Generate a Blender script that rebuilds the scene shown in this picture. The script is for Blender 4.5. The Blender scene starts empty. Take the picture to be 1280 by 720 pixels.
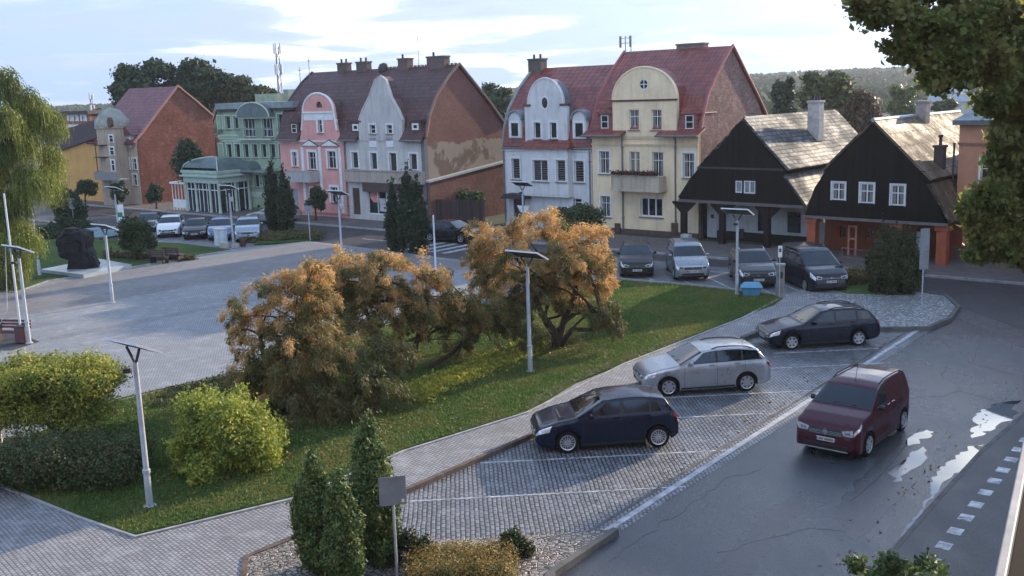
import bpy, bmesh, math, random
import numpy as np
from mathutils import Vector, Matrix, geometry, noise
rad=math.radians; PI=math.pi
random.seed(7); RNG=np.random.default_rng(11)
scene=bpy.context.scene; C=scene.collection
# ------------------------------------------------------------------ camera
F_=1300.0; CAM_H=10.0; PITCH=math.atan2(245,1300); ROLL=rad(1.9)
f0=Vector((0,math.cos(PITCH),-math.sin(PITCH))); u0=Vector((0,math.sin(PITCH),math.cos(PITCH))); r0=Vector((1,0,0))
cr=math.cos(ROLL)*r0-math.sin(ROLL)*u0; cu=math.sin(ROLL)*r0+math.cos(ROLL)*u0
cam=bpy.data.cameras.new('camera'); cam.sensor_width=36; cam.lens=F_/1280*36; cam.clip_end=6000; cam.clip_start=.1
co=bpy.data.objects.new('camera',cam); C.objects.link(co)
co.matrix_world=Matrix(((cr.x,cu.x,-f0.x,0),(cr.y,cu.y,-f0.y,0),(cr.z,cu.z,-f0.z,CAM_H),(0,0,0,1)))
scene.camera=co
def ray(x,y): return (f0*F_+cr*(x-640)-cu*(y-360))
def G(x,y,z=0.0):                      # survey: point at height z seen at photo pixel x,y
    d=ray(x,y); k=(z-CAM_H)/d.z; return Vector((d.x*k,d.y*k,z))
def at(x,y,Y):                         # survey: point at distance Y ahead
    d=ray(x,y); k=Y/d.y; return Vector((d.x*k,Y,CAM_H+d.z*k))
# ------------------------------------------------------------------ light
SUN_AZ=rad(46); SUN_EL=rad(17)         # azimuth from +Y towards +X
world=bpy.data.worlds.new('World'); scene.world=world; world.use_nodes=True
nt=world.node_tree; N=nt.nodes; L=nt.links; N.clear()
wo=N.new('ShaderNodeOutputWorld'); bg=N.new('ShaderNodeBackground'); bg.inputs[1].default_value=0.086
sky=N.new('ShaderNodeTexSky'); sky.sky_type='NISHITA'; sky.sun_disc=False; sky.sun_elevation=SUN_EL; sky.sun_rotation=SUN_AZ
sky.air_density=1.2; sky.dust_density=1.5; sky.ozone_density=1.5
def wm(op,a,b=None,c=None):
    n=N.new('ShaderNodeMath'); n.operation=op
    for i,v in enumerate((a,b,c)):
        if v is None: continue
        if isinstance(v,(int,float)): n.inputs[i].default_value=v
        else: L.new(v,n.inputs[i])
    return n.outputs[0]
tc=N.new('ShaderNodeTexCoord'); sp=N.new('ShaderNodeSeparateXYZ'); L.new(tc.outputs['Generated'],sp.inputs[0])
zc=wm('ADD',wm('MAXIMUM',sp.outputs[2],0.0),0.07)
cx=N.new('ShaderNodeCombineXYZ'); L.new(wm('DIVIDE',sp.outputs[0],zc),cx.inputs[0]); L.new(wm('DIVIDE',sp.outputs[1],zc),cx.inputs[1])
cx.inputs[2].default_value=3.3
def wnoise(scale,detail,rough,dist=0.0,off=(0,0,0)):
    m=N.new('ShaderNodeMapping'); m.inputs['Location'].default_value=off; L.new(cx.outputs[0],m.inputs[0])
    n=N.new('ShaderNodeTexNoise'); n.inputs['Scale'].default_value=scale; n.inputs['Detail'].default_value=detail
    n.inputs['Roughness'].default_value=rough; n.inputs['Distortion'].default_value=dist; L.new(m.outputs[0],n.inputs['Vector']); return n.outputs['Fac']
n1=wnoise(.40,7,.54,.6,(1.3,.4,0)); n2=wnoise(.62,7,.52,.5,(4.1,2.2,0))
def ramp(fac,stops):
    r=N.new('ShaderNodeValToRGB'); e=r.color_ramp.elements
    while len(e)<len(stops): e.new(.5)
    for i,(p,c) in enumerate(stops): e[i].position=p; e[i].color=(*c,1)
    L.new(fac,r.inputs[0]); return r.outputs[0]
def vmix(f,a,b):
    m=N.new('ShaderNodeMix'); m.data_type='RGBA'; m.clamp_factor=True
    if isinstance(f,(int,float)): m.inputs[0].default_value=f
    else: L.new(f,m.inputs[0])
    for s,v in ((6,a),(7,b)):
        if isinstance(v,tuple): m.inputs[s].default_value=(*v,1)
        else: L.new(v,m.inputs[s])
    return m.outputs[2]
# cloud body: grey-blue undersides to white tops
body=ramp(n2,[(.40,(3.5,4.6,6.8)),(.49,(4.3,5.4,7.6)),(.53,(6.6,7.5,9.0)),(.58,(11.0,11.3,11.6))])
mask=ramp(n1,[(.47,(0,0,0)),(.58,(1,1,1))])
bluesky=vmix(.85,sky.outputs[0],(3.1,4.8,8.2))
# brighter air around the hidden sun and on the sunlit clouds opposite it
vm=N.new('ShaderNodeVectorMath'); vm.operation='DOT_PRODUCT'; L.new(tc.outputs['Generated'],vm.inputs[0]); vm.inputs[1].default_value=(math.sin(SUN_AZ)*math.cos(SUN_EL),math.cos(SUN_AZ)*math.cos(SUN_EL),math.sin(SUN_EL))
gl=wm('MULTIPLY',wm('POWER',wm('MAXIMUM',vm.outputs['Value'],0.0),14.0),3.2); bk_=wm('MULTIPLY',wm('MAXIMUM',wm('MULTIPLY',sp.outputs[1],-1.0),0.0),.9)
fac_=wm('ADD',wm('ADD',gl,bk_),.93); sv=N.new('ShaderNodeVectorMath'); sv.operation='SCALE'; L.new(vmix(mask,bluesky,body),sv.inputs[0]); L.new(fac_,sv.inputs['Scale'])
L.new(sv.outputs[0],bg.inputs[0]); L.new(bg.outputs[0],wo.inputs[0])
sd=bpy.data.lights.new('sun','SUN'); sd.energy=5.0; sd.angle=rad(.8); sd.color=(1,.82,.58)
so=bpy.data.objects.new('sun',sd); C.objects.link(so)
sdir=Vector((math.sin(SUN_AZ)*math.cos(SUN_EL),math.cos(SUN_AZ)*math.cos(SUN_EL),math.sin(SUN_EL)))
so.rotation_euler=sdir.to_track_quat('Z','Y').to_euler(); so.location=(60,40,40)
vs=scene.view_settings; vs.view_transform='Standard'; vs.look='None'; vs.exposure=0.86; vs.gamma=1; vs.use_curve_mapping=False
scene.render.engine='CYCLES'
# ------------------------------------------------------------------ materials
class NT:
    def __init__(s,name):
        s.m=bpy.data.materials.new(name); s.m.use_nodes=True; s.t=s.m.node_tree; s.b=s.t.nodes['Principled BSDF']; s.tc=s.t.nodes.new('ShaderNodeTexCoord')
    def new(s,k,**kw):
        n=s.t.nodes.new(k)
        for a,v in kw.items(): setattr(n,a,v)
        return n
    def put(s,v,sock):
        if isinstance(v,(int,float)): sock.default_value=v
        elif isinstance(v,(tuple,list)): sock.default_value=(*v,1) if len(v)==3 and sock.type=='RGBA' else v
        else: s.t.links.new(v,sock)
    def math(s,op,*a):
        n=s.new('ShaderNodeMath',operation=op)
        for i,v in enumerate(a): s.put(v,n.inputs[i])
        return n.outputs[0]
    def obj(s,scale=(1,1,1),rot=(0,0,0),loc=(0,0,0)):
        m=s.new('ShaderNodeMapping'); m.inputs['Scale'].default_value=scale; m.inputs['Rotation'].default_value=rot; m.inputs['Location'].default_value=loc
        s.t.links.new(s.tc.outputs['Object'],m.inputs[0]); return m.outputs[0]
    def noise(s,scale,detail=4,rough=.55,vec=None,dist=0):
        n=s.new('ShaderNodeTexNoise'); n.inputs['Scale'].default_value=scale; n.inputs['Detail'].default_value=detail; n.inputs['Roughness'].default_value=rough
        n.inputs['Distortion'].default_value=dist; s.t.links.new(vec or s.tc.outputs['Object'],n.inputs['Vector']); return n.outputs['Fac']
    def ramp(s,f,stops):
        r=s.new('ShaderNodeValToRGB'); e=r.color_ramp.elements
        while len(e)<len(stops): e.new(.5)
        for i,(p,c) in enumerate(stops):
            e[i].position=p; e[i].color=(*c,1) if isinstance(c,tuple) else (c,c,c,1)
        s.put(f,r.inputs[0]); return r.outputs[0]
    def mix(s,f,a,b,mode='MIX'):
        m=s.new('ShaderNodeMix',data_type='RGBA',blend_type=mode); s.put(f,m.inputs[0]); s.put(a,m.inputs[6]); s.put(b,m.inputs[7]); return m.outputs[2]
    def bump(s,h,strength=.3,dist=.02):
        b=s.new('ShaderNodeBump'); b.inputs['Strength'].default_value=strength; b.inputs['Distance'].default_value=dist
        s.t.links.new(h,b.inputs['Height']); s.t.links.new(b.outputs[0],s.b.inputs['Normal'])
    def fin(s,col,rough=.8,metal=0,coat=0,spec=.5):
        if isinstance(rough,(int,float)) and rough>=.75: spec=min(spec,.12)
        s.put(col,s.b.inputs['Base Color']); s.put(rough,s.b.inputs['Roughness']); s.b.inputs['Metallic'].default_value=metal
        s.b.inputs['Coat Weight'].default_value=coat; s.b.inputs['Coat Roughness'].default_value=.04; s.b.inputs['Specular IOR Level'].default_value=spec; return s.m
_mc={}
def cached(fn):
    def g(*a,**k):
        key=(fn.__name__,a,tuple(sorted(k.items())))
        if key not in _mc: _mc[key]=fn(*a,**k)
        return _mc[key]
    return g
def sc(c,k): return tuple(min(1,v*k) for v in c)
@cached
def plain(c,rough=.7,metal=0,var=.18,scale=3.0,coat=0,spec=.5):
    n=NT('paint'); f=n.noise(scale,6,.6)
    return n.fin(n.mix(n.ramp(f,[(.3,0.),(.7,1.)]),sc(c,1-var),sc(c,1+var)),rough,metal,coat,spec)
@cached
def plaster(c,dirt=.35,base=(.12,.1,.08)):
    n=NT('plaster'); f=n.noise(.7,6,.65); g=n.noise(1.0,5,.6,n.obj((3.5,3.5,.35))); h=n.noise(22,3,.5)
    col=n.mix(n.ramp(f,[(.35,0.),(.7,1.)]),sc(c,.86),sc(c,1.08))
    col=n.mix(n.math('MULTIPLY',n.ramp(g,[(.48,0.),(.75,1.)]),dirt),col,base)
    col=n.mix(.12,col,n.ramp(h,[(.3,0.),(.7,1.)]),'OVERLAY'); n.bump(h,.25,.01); return n.fin(col,.88)
def wallvec(n):
    s=n.new('ShaderNodeSeparateXYZ'); n.t.links.new(n.tc.outputs['Object'],s.inputs[0]); c=n.new('ShaderNodeCombineXYZ')
    n.put(n.math('ADD',s.outputs[0],s.outputs[1]),c.inputs[0]); n.put(s.outputs[2],c.inputs[1]); return c.outputs[0],s
@cached
def brick(c1,c2,mort=(.28,.24,.2),w=.26,h=.085,patch=None):
    n=NT('brickwork'); v,s=wallvec(n); b=n.new('ShaderNodeTexBrick'); b.inputs['Scale'].default_value=1
    b.inputs['Brick Width'].default_value=w; b.inputs['Row Height'].default_value=h; b.inputs['Mortar Size'].default_value=.008; b.inputs['Mortar Smooth'].default_value=.3
    b.inputs['Bias'].default_value=-.1; n.put(c1,b.inputs['Color1']); n.put(c2,b.inputs['Color2']); n.put(mort,b.inputs['Mortar']); n.t.links.new(v,b.inputs['Vector'])
    f=n.noise(.55,7,.65); g=n.noise(2.2,6,.7); k=n.noise(.9,4,.6,n.obj((1,1,6)))
    col=n.mix(n.math('MULTIPLY',n.ramp(f,[(.4,0.),(.65,1.)]),.55),b.outputs[0],sc(c1,.4))
    col=n.mix(n.math('MULTIPLY',n.ramp(g,[(.52,0.),(.66,1.)]),.6),col,sc(c2,1.5)); col=n.mix(n.math('MULTIPLY',n.ramp(n.noise(4.5,8,.8),[(.5,0.),(.6,1.)]),.55),col,sc(c1,.45))
    col=n.mix(n.math('MULTIPLY',n.ramp(k,[(.5,0.),(.68,1.)]),.4),col,sc(c2,.55))
    n.bump(b.outputs[1],.4,-.01); return n.fin(col,.9)
@cached
def tiles(c,row=.3,colw=.22,rough=.55,moss=.3,axis='x',sharp=.8,lite=1.5,spec=.5):
    n=NT('roof tiles'); s=n.new('ShaderNodeSeparateXYZ'); n.t.links.new(n.tc.outputs['Object'],s.inputs[0])
    a=s.outputs[0] if axis=='x' else s.outputs[1]
    wob=n.math('MULTIPLY',n.math('SUBTRACT',n.noise(.8,3,.5),.5),.09)
    rz=n.math('FRACT',n.math('DIVIDE',n.math('ADD',s.outputs[2],wob),row)); rx=n.math('SINE',n.math('MULTIPLY',a,2*PI/colw))
    b=n.new('ShaderNodeTexBrick'); b.inputs['Scale'].default_value=1; b.inputs['Brick Width'].default_value=colw; b.inputs['Row Height'].default_value=row; b.inputs['Mortar Size'].default_value=.004
    cv=n.new('ShaderNodeCombineXYZ'); n.put(a,cv.inputs[0]); n.put(s.outputs[2],cv.inputs[1]); n.t.links.new(cv.outputs[0],b.inputs['Vector'])
    n.put(sc(c,.7),b.inputs['Color1']); n.put(sc(c,1.3),b.inputs['Color2']); n.put(sc(c,.3),b.inputs['Mortar'])
    f=n.noise(.5,6,.65); g=n.noise(6,5,.7)
    col=n.mix(n.math('MULTIPLY',n.ramp(f,[(.42,0.),(.68,1.)]),moss),b.outputs[0],(.045,.035,.03))
    col=n.mix(n.math('MULTIPLY',n.ramp(g,[(.55,0.),(.7,1.)]),.35),col,sc(c,lite))
    edge=n.ramp(rz,[(0.,1.),(.16,0.)]); col=n.mix(n.math('MULTIPLY',edge,sharp*.8),col,sc(c,.22))
    h=n.math('ADD',n.math('MULTIPLY',rz,-1.0),n.math('MULTIPLY',rx,.35)); n.bump(h,.6,.05)
    return n.fin(col,rough,spec=spec)
@cached
def boards(c,w=.18,rough=.75,dirx='wall',var=.4,spec=.3):
    n=NT('boards'); v,s=wallvec(n); x=n.new('ShaderNodeSeparateXYZ'); n.t.links.new(v,x.inputs[0])
    q=n.math('DIVIDE',x.outputs[0],w); fr=n.math('FRACT',q); fl=n.math('FLOOR',q); wn=n.new('ShaderNodeTexWhiteNoise',noise_dimensions='1D'); n.put(fl,wn.inputs['W'])
    g=n.noise(1,5,.6,n.obj((8,8,.6)))
    col=n.mix(wn.outputs[0],sc(c,1-var),sc(c,1+var)); col=n.mix(n.math('MULTIPLY',n.ramp(g,[(.4,0.),(.7,1.)]),.4),col,sc(c,1.8))
    e=n.ramp(fr,[(0.,0.),(.07,1.)]); col=n.mix(e,sc(c,.25),col); n.bump(e,.5,.015); return n.fin(col,rough,spec=spec)
@cached
def setts(c1,c2,mort,w,h,ang,rough=.55,msize=.012,big=.35,wet=0,off=.5):
    n=NT('stone setts'); wob=n.new('ShaderNodeTexNoise'); wob.inputs['Scale'].default_value=1.4; n.t.links.new(n.tc.outputs['Object'],wob.inputs['Vector'])
    v=n.obj((1,1,1),(0,0,rad(ang))); ad=n.new('ShaderNodeVectorMath',operation='MULTIPLY_ADD'); n.t.links.new(wob.outputs['Color'],ad.inputs[0]); ad.inputs[1].default_value=(.06,.06,0); n.t.links.new(v,ad.inputs[2])
    b=n.new('ShaderNodeTexBrick'); b.offset=off; b.inputs['Scale'].default_value=1; b.inputs['Brick Width'].default_value=w; b.inputs['Row Height'].default_value=h; b.inputs['Mortar Size'].default_value=msize; b.inputs['Mortar Smooth'].default_value=.4
    n.put(c1,b.inputs['Color1']); n.put(c2,b.inputs['Color2']); n.put(mort,b.inputs['Mortar']); n.t.links.new(ad.outputs[0],b.inputs['Vector'])
    f=n.noise(.22,6,.6); g=n.noise(1.7,6,.65); k=n.noise(30,3,.6)
    col=n.mix(n.math('MULTIPLY',n.ramp(f,[(.4,0.),(.65,1.)]),big),b.outputs[0],sc(c1,.5)); col=n.mix(n.math('MULTIPLY',n.ramp(g,[(.5,0.),(.72,1.)]),.5),col,sc(c2,1.3)); col=n.mix(n.math('MULTIPLY',n.ramp(n.noise(.7,7,.7,dist=.8),[(.56,0.),(.68,1.)]),.45),col,mort)
    col=n.mix(n.math('MULTIPLY',n.ramp(k,[(.4,0.),(.7,1.)]),.25),col,mort)
    r=n.ramp(f,[(.35,rough-wet),(.65,rough+.15)]); n.bump(b.outputs[1],.7,-.02); return n.fin(col,r)
@cached
def pebbles(c1,c2,mort,scale,rough=.5):
    n=NT('pebbles'); v=n.new('ShaderNodeTexVoronoi'); v.inputs['Scale'].default_value=scale; n.t.links.new(n.tc.outputs['Object'],v.inputs['Vector'])
    e=n.new('ShaderNodeTexVoronoi',feature='DISTANCE_TO_EDGE'); e.inputs['Scale'].default_value=scale; n.t.links.new(n.tc.outputs['Object'],e.inputs['Vector'])
    wn=n.new('ShaderNodeTexWhiteNoise'); n.t.links.new(v.outputs['Color'],wn.inputs['Vector'])
    col=n.mix(n.ramp(wn.outputs[0],[(.0,0.),(1.,1.)]),c1,c2); ed=n.ramp(e.outputs['Distance'],[(.03,0.),(.14,1.)]); col=n.mix(ed,mort,col); n.bump(ed,.8,.04); return n.fin(col,rough)
@cached
def leafm(c1,c2,c3=None,trans=.35,rough=.5,clump=1.2,mixv=.35):
    n=NT('leaves'); gi=n.new('ShaderNodeNewGeometry'); r=gi.outputs['Random Per Island']; f=n.noise(clump,3,.6)
    col=n.mix(r,c1,c2)
    if c3: col=n.mix(n.math('MULTIPLY',n.ramp(f,[(.45,0.),(.6,1.)]),mixv*2),col,c3)
    n.fin(col,rough,spec=.35); t=n.new('ShaderNodeBsdfTranslucent'); n.t.links.new(col,t.inputs[0]); m=n.new('ShaderNodeMixShader'); m.inputs[0].default_value=trans
    out=n.t.nodes['Material Output']; n.t.links.new(n.b.outputs[0],m.inputs[1]); n.t.links.new(t.outputs[0],m.inputs[2]); n.t.links.new(m.outputs[0],out.inputs[0]); return n.m
@cached
def carpaint(c,metal=.3,rough=.32):
    n=NT('car paint'); f=n.noise(5,5,.6); n.fin(n.mix(n.ramp(f,[(.3,0.),(.7,1.)]),sc(c,.93),sc(c,1.06)),n.ramp(f,[(.3,rough-.05),(.7,rough+.12)]),metal,.7,.5 if max(c)>.1 else .12); n.b.inputs['Coat IOR'].default_value=1.42 if max(c)>.1 else 1.36; return n.m
@cached
def glass(c=(.012,.016,.02),rough=.04,spec=.5):
    n=NT('dark glass'); f=n.noise(1.5,4,.5); return n.fin(n.mix(n.ramp(f,[(.35,0.),(.7,1.)]),sc(c,.6),sc(c,1.6)),rough,0,.3,spec)
BARK=None
def bark(c=(.06,.045,.035)):
    return plain(c,.9,0,.4,9.0)
# ------------------------------------------------------------------ mesh helpers
class MB:
    def __init__(s): s.v=[]; s.f=[]; s.m=[]
    def add(s,vs,fs,mi=0,M=None):
        o=len(s.v); s.v+=[(M@Vector(p)) if M else Vector(p) for p in vs]; s.f+=[tuple(i+o for i in f) for f in fs]; s.m+=[mi]*len(fs); return s
    def box(s,x0,x1,y0,y1,z0,z1,mi=0,M=None):
        vs=[(x,y,z) for z in (z0,z1) for y in (y0,y1) for x in (x0,x1)]
        return s.add(vs,[(0,2,3,1),(4,5,7,6),(0,1,5,4),(2,6,7,3),(0,4,6,2),(1,3,7,5)],mi,M)
    def tube(s,pts,rs,n=8,mi=0,cap=True):
        pts=[Vector(p) for p in pts]; rs=[rs]*len(pts) if isinstance(rs,(int,float)) else rs; vs=[];fs=[]
        up=Vector((0,0,1)); a=None
        for i,p in enumerate(pts):
            d=(pts[min(i+1,len(pts)-1)]-pts[max(i-1,0)]).normalized()
            if a is None: a=d.orthogonal().normalized()
            else: a=(a-d*a.dot(d)).normalized()
            b=d.cross(a)
            for k in range(n):
                t=2*PI*k/n; vs.append(p+(a*math.cos(t)+b*math.sin(t))*rs[i])
        for i in range(len(pts)-1):
            for k in range(n): fs.append((i*n+k,i*n+(k+1)%n,(i+1)*n+(k+1)%n,(i+1)*n+k))
        if cap: fs+= [tuple(range(n))[::-1],tuple((len(pts)-1)*n+k for k in range(n))]
        return s.add(vs,fs,mi)
    def lathe(s,prof,n=16,mi=0,M=None,cx=0,cy=0):
        vs=[(cx+r*math.cos(2*PI*k/n),cy+r*math.sin(2*PI*k/n),z) for r,z in prof for k in range(n)]
        fs=[(i*n+k,i*n+(k+1)%n,(i+1)*n+(k+1)%n,(i+1)*n+k) for i in range(len(prof)-1) for k in range(n)]
        return s.add(vs,fs,mi,M)
    def prism(s,poly,a,b,axis='y',mi=0,M=None):       # poly of 2d points extruded a..b along axis
        n=len(poly)
        def P(p,t): return {'y':(p[0],t,p[1]),'x':(t,p[0],p[1]),'z':(p[0],p[1],t)}[axis]
        vs=[P(p,a) for p in poly]+[P(p,b) for p in poly]
        fs=[(i,(i+1)%n,n+(i+1)%n,n+i) for i in range(n)]
        tr=geometry.tessellate_polygon([[Vector((p[0],p[1],0)) for p in poly]])
        fs+=[tuple(t) for t in tr]+[tuple(n+i for i in t)[::-1] for t in tr]
        return s.add(vs,fs,mi,M)
    def build(s,name,mats,parent=None,smooth=None,bevel=0,recalc=True):
        me=bpy.data.meshes.new(name); me.from_pydata([tuple(v) for v in s.v],[],s.f)
        mats=mats if isinstance(mats,(list,tuple)) else [mats]
        for m in mats: me.materials.append(m)
        me.polygons.foreach_set('material_index',s.m)
        if recalc or bevel:
            b=bmesh.new(); b.from_mesh(me)
            if bevel:
                bmesh.ops.bevel(b,geom=b.edges[:],offset=bevel,segments=2,affect='EDGES',clamp_overlap=True,profile=.5)
            if recalc: bmesh.ops.recalc_face_normals(b,faces=b.faces)
            b.to_mesh(me); b.free()
        if smooth is not None:
            me.polygons.foreach_set('use_smooth',[True]*len(me.polygons)); me.set_sharp_from_angle(angle=rad(smooth))
        o=bpy.data.objects.new(name,me); C.objects.link(o)
        if parent: o.parent=parent
        return o
def empty(name,loc=(0,0,0),rz=0):
    o=bpy.data.objects.new(name,None); o.location=loc; o.rotation_euler=(0,0,rz); o.empty_display_size=.3; C.objects.link(o); return o
def tag(o,label,cat,group=None,kind=None):
    o['label']=label; o['category']=cat
    if group: o['group']=group
    if kind: o['kind']=kind
    return o
def kind(o,k='structure',label=None,cat=None):
    o['kind']=k
    if label: o['label']=label
    if cat: o['category']=cat
    return o
def dup(root,loc,rz,label):
    r=root.copy(); C.objects.link(r); r.location=loc; r.rotation_euler=(0,0,rz); r['label']=label
    for ch in list(root.children):
        c=ch.copy(); C.objects.link(c); c.parent=r
        for g in ch.children:
            d=g.copy(); C.objects.link(d); d.parent=c
    return r
def quads(name,V,mat,parent=None,tri=False):
    n,k=V.shape[0],V.shape[1]; me=bpy.data.meshes.new(name); me.vertices.add(n*k); me.vertices.foreach_set('co',V.reshape(-1).astype(np.float32))
    me.loops.add(n*k); me.loops.foreach_set('vertex_index',np.arange(n*k,dtype=np.int32)); me.polygons.add(n)
    me.polygons.foreach_set('loop_start',np.arange(0,n*k,k,dtype=np.int32)); me.polygons.foreach_set('loop_total',np.full(n,k,dtype=np.int32))
    me.update(calc_edges=True)
    me.materials.append(mat); o=bpy.data.objects.new(name,me); C.objects.link(o)
    if parent: o.parent=parent
    return o
def unit(a): return a/np.maximum(np.linalg.norm(a,axis=-1,keepdims=True),1e-9)
def leafquads(P,N_,ln,wd,up=None):
    n=len(P); t=RNG.normal(size=(n,3))
    if up is not None: t=t*.5+np.array(up)*1.0
    a=unit(t-N_*np.sum(t*N_,1,keepdims=True)); b=np.cross(N_,a)
    s=(RNG.uniform(.45,1.5,(n,1)))
    A=a*ln*.5*s; B=b*wd*.5*s; bend=N_*ln*.12*s
    return np.stack([P-A,P+B-bend,P+A,P-B-bend],1)
def clumpcloud(clumps,n,outw=.6,shell=.45):
    cl=np.array(clumps,float)  # x,y,z,rx,ry,rz
    w=cl[:,3]*cl[:,4]+cl[:,4]*cl[:,5]+cl[:,3]*cl[:,5]; idx=RNG.choice(len(cl),n,p=w/w.sum())
    d=unit(RNG.normal(size=(n,3))); r=RNG.uniform(shell,1,(n,1))**.6
    r*=1+.24*RNG.normal(size=(n,1)); P=cl[idx,:3]+d*r*cl[idx,3:]; Nn=unit(d*outw+RNG.normal(size=(n,3))*.7+np.array([0,0,.25])); return P,Nn
def splitc(clumps,k=6,f=.48,seed=1,spread=.72):
    r_=np.random.default_rng(seed); out=[]
    for c in clumps:
        for i in range(k):
            d=unit(r_.normal(size=3)); q=r_.uniform(.35,1)*spread; g=f*r_.uniform(.55,1.2); out.append((c[0]+d[0]*c[3]*q,c[1]+d[1]*c[4]*q,c[2]+d[2]*c[5]*q,c[3]*g,c[4]*g,c[5]*g))
    return out
def autoclumps(c,R,k,fr=(.28,.45),seed=0,low=-.6):
    r_=np.random.default_rng(seed); out=[]
    for i in range(k):
        d=unit(r_.normal(size=3)); 
        if d[2]<low: d[2]=-d[2]*.5
        q=r_.uniform(.35,.85); s=r_.uniform(*fr)
        out.append((c[0]+d[0]*R[0]*q,c[1]+d[1]*R[1]*q,c[2]+d[2]*R[2]*q,R[0]*s,R[1]*s,R[2]*s*.8))
    return out
# ------------------------------------------------------------------ setting
def flat(name,pts,z,mat,thick=0):
    P=[(p.x,p.y) if isinstance(p,Vector) else p for p in pts]; m=MB()
    if thick: m.prism(P,z-thick,z,'z')
    else:
        tr=geometry.tessellate_polygon([[Vector((x,y,0)) for x,y in P]]); m.add([(x,y,z) for x,y in P],[tuple(t) for t in tr])
    o=m.build(name,mat)
    if not thick:
        me=o.data
        if me.polygons[0].normal.z<0: me.flip_normals()
    return kind(o)
def g2(*pp): return [G(*p) for p in pp]
def strip(name,pts,w,z0,z1,mat,side=0.0,jit=0):
    m=MB(); P=[Vector((p.x,p.y,0)) if isinstance(p,Vector) else Vector((p[0],p[1],0)) for p in pts]; n=len(P); Lf=[];Rt=[]
    for i in range(n):
        d=(P[min(i+1,n-1)]-P[max(i-1,0)]).normalized(); q=Vector((-d.y,d.x,0)); Lf.append(P[i]+q*(w/2+side)); Rt.append(P[i]-q*(w/2-side))
    vs=[];fs=[]
    for i in range(n): vs+=[(Lf[i].x,Lf[i].y,z0),(Lf[i].x,Lf[i].y,z1),(Rt[i].x,Rt[i].y,z1),(Rt[i].x,Rt[i].y,z0)]
    for i in range(n-1):
        for k in range(3): fs.append((i*4+k,i*4+k+1,i*4+5+k,i*4+4+k))
    fs+=[(0,1,2,3),((n-1)*4+3,(n-1)*4+2,(n-1)*4+1,(n-1)*4)]
    m.add(vs,fs); return kind(m.build(name,mat))
def asphalt(name,c,r0_,r1_,patch=.5,wet=.5):
    n=NT(name); f=n.noise(.18,6,.62,dist=.6); g=n.noise(1.1,7,.7); h=n.noise(22,5,.75); k=n.noise(.5,5,.6,n.obj((1,.25,1),(0,0,rad(-51))))
    col=n.mix(n.ramp(g,[(.35,0.),(.68,1.)]),sc(c,.78),sc(c,1.25)); col=n.mix(.75,col,n.ramp(h,[(.32,.15),(.68,.85)]),'OVERLAY')
    w=n.ramp(f,[(.45,0.),(.62,1.)]); col=n.mix(n.math('MULTIPLY',w,patch),col,sc(c,.55))
    ww=n.math('MULTIPLY',n.math('ADD',w,n.ramp(k,[(.45,0.),(.62,1.)])),.5)
    rr=n.math('ADD',n.math('MULTIPLY',ww,r1_-r0_),r0_); rr=n.math('ADD',rr,n.math('MULTIPLY',n.math('SUBTRACT',g,.5),.35)); n.bump(h,.55,.02)
    return n.fin(col,rr,spec=.5)
m_ground=plain((.06,.065,.045),.95,0,.4,.15)
kind(flat('ground',[(-900,-120),(900,-120),(900,1500),(-900,1500)],-.012,m_ground))
wet_road=asphalt('wet asphalt',(.045,.050,.058),.38,.13)
dry_road=asphalt('street asphalt',(.034,.030,.031),.62,.42)
# street along the houses (runs at -40 degrees), square and its roads
U=Vector((math.cos(rad(-40)),math.sin(rad(-40)),0)); Vd=Vector((-U.y,U.x,0)); O=G(600,330)
def st(a,b,z=0): p=O+U*a+Vd*b; return Vector((p.x,p.y,z))
flat('street',[st(-120,-1.5),st(60,-1.5),st(60,13.5),st(-120,13.5)],0.0,dry_road)
rd=(G(1195,385)-G(680,720)).normalized(); rd.z=0; rn=Vector((rd.y,-rd.x,0))
e0=G(680,720); 
def ro(a,b): p=e0+rd*a+rn*b; return Vector((p.x,p.y,0))
flat('road',[ro(-24,.0),ro(28,.0),ro(31.5,-.2),ro(36,.8),ro(44,4),ro(44,16),ro(30,13),ro(14,9),ro(8,9),ro(-24,9)],.004,wet_road)
flat('side_lane',[G(1165,372),G(1010,356),G(985,345),G(1185,330),G(1400,330),G(1500,420),G(1300,420)],.008,dry_road)
def px_slab(name,pp,z,mat,thick=.12): return flat(name,g2(*pp),z,mat,thick)
m_plaza=setts((.245,.25,.262),(.31,.31,.32),(.11,.115,.12),.115,.11,-40,.6,.016,.25)
px_slab('square_paving',[(-260,760),(-420,430),(-90,330),(186,304),(290,313),(330,309),(385,303),(420,307),(600,330),(757,341),(772,352),(760,352),(500,402),(300,468),(150,502),(40,560),(0,640),(60,760)],.10,m_plaza,.13)
# worn lighter and darker repair strips across the square
px_slab('paving_strip',[(-80,372),(20,371),(62,358),(168,339),(295,317),(330,311),(385,305),(420,309),(598,332),(585,340),(430,333),(250,358),(40,395),(-90,420)],.104,setts((.165,.155,.155),(.205,.195,.195),(.11,.105,.105),.3,.22,-40,.6,.008,.35),0)
px_slab('paving_strip',[(60,424),(420,356),(424,358),(64,428)],.104,setts((.16,.16,.17),(.2,.2,.21),(.1,.1,.1),.3,.3,-40,.6,.01,.3),0)
m_path=setts((.23,.225,.23),(.33,.32,.33),(.10,.095,.09),.13,.10,50,.6,.018,.3)
px_slab('footpath',[(-200,560),(-20,600),(170,678),(375,626),(505,568),(658,521),(720,483),(780,459),(930,399),(975,373),(1010,362),(1062,362),(1070,372),(1052,384),(1000,402),(985,410),(930,425),(800,488),(668,545),(505,617),(390,664),(312,697),(296,760),(-300,800)],.106,m_path,.13)
m_lot=setts((.135,.14,.155),(.235,.24,.255),(.022,.023,.026),.24,.115,-93,.40,.026,.3,.12,.42)
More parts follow.
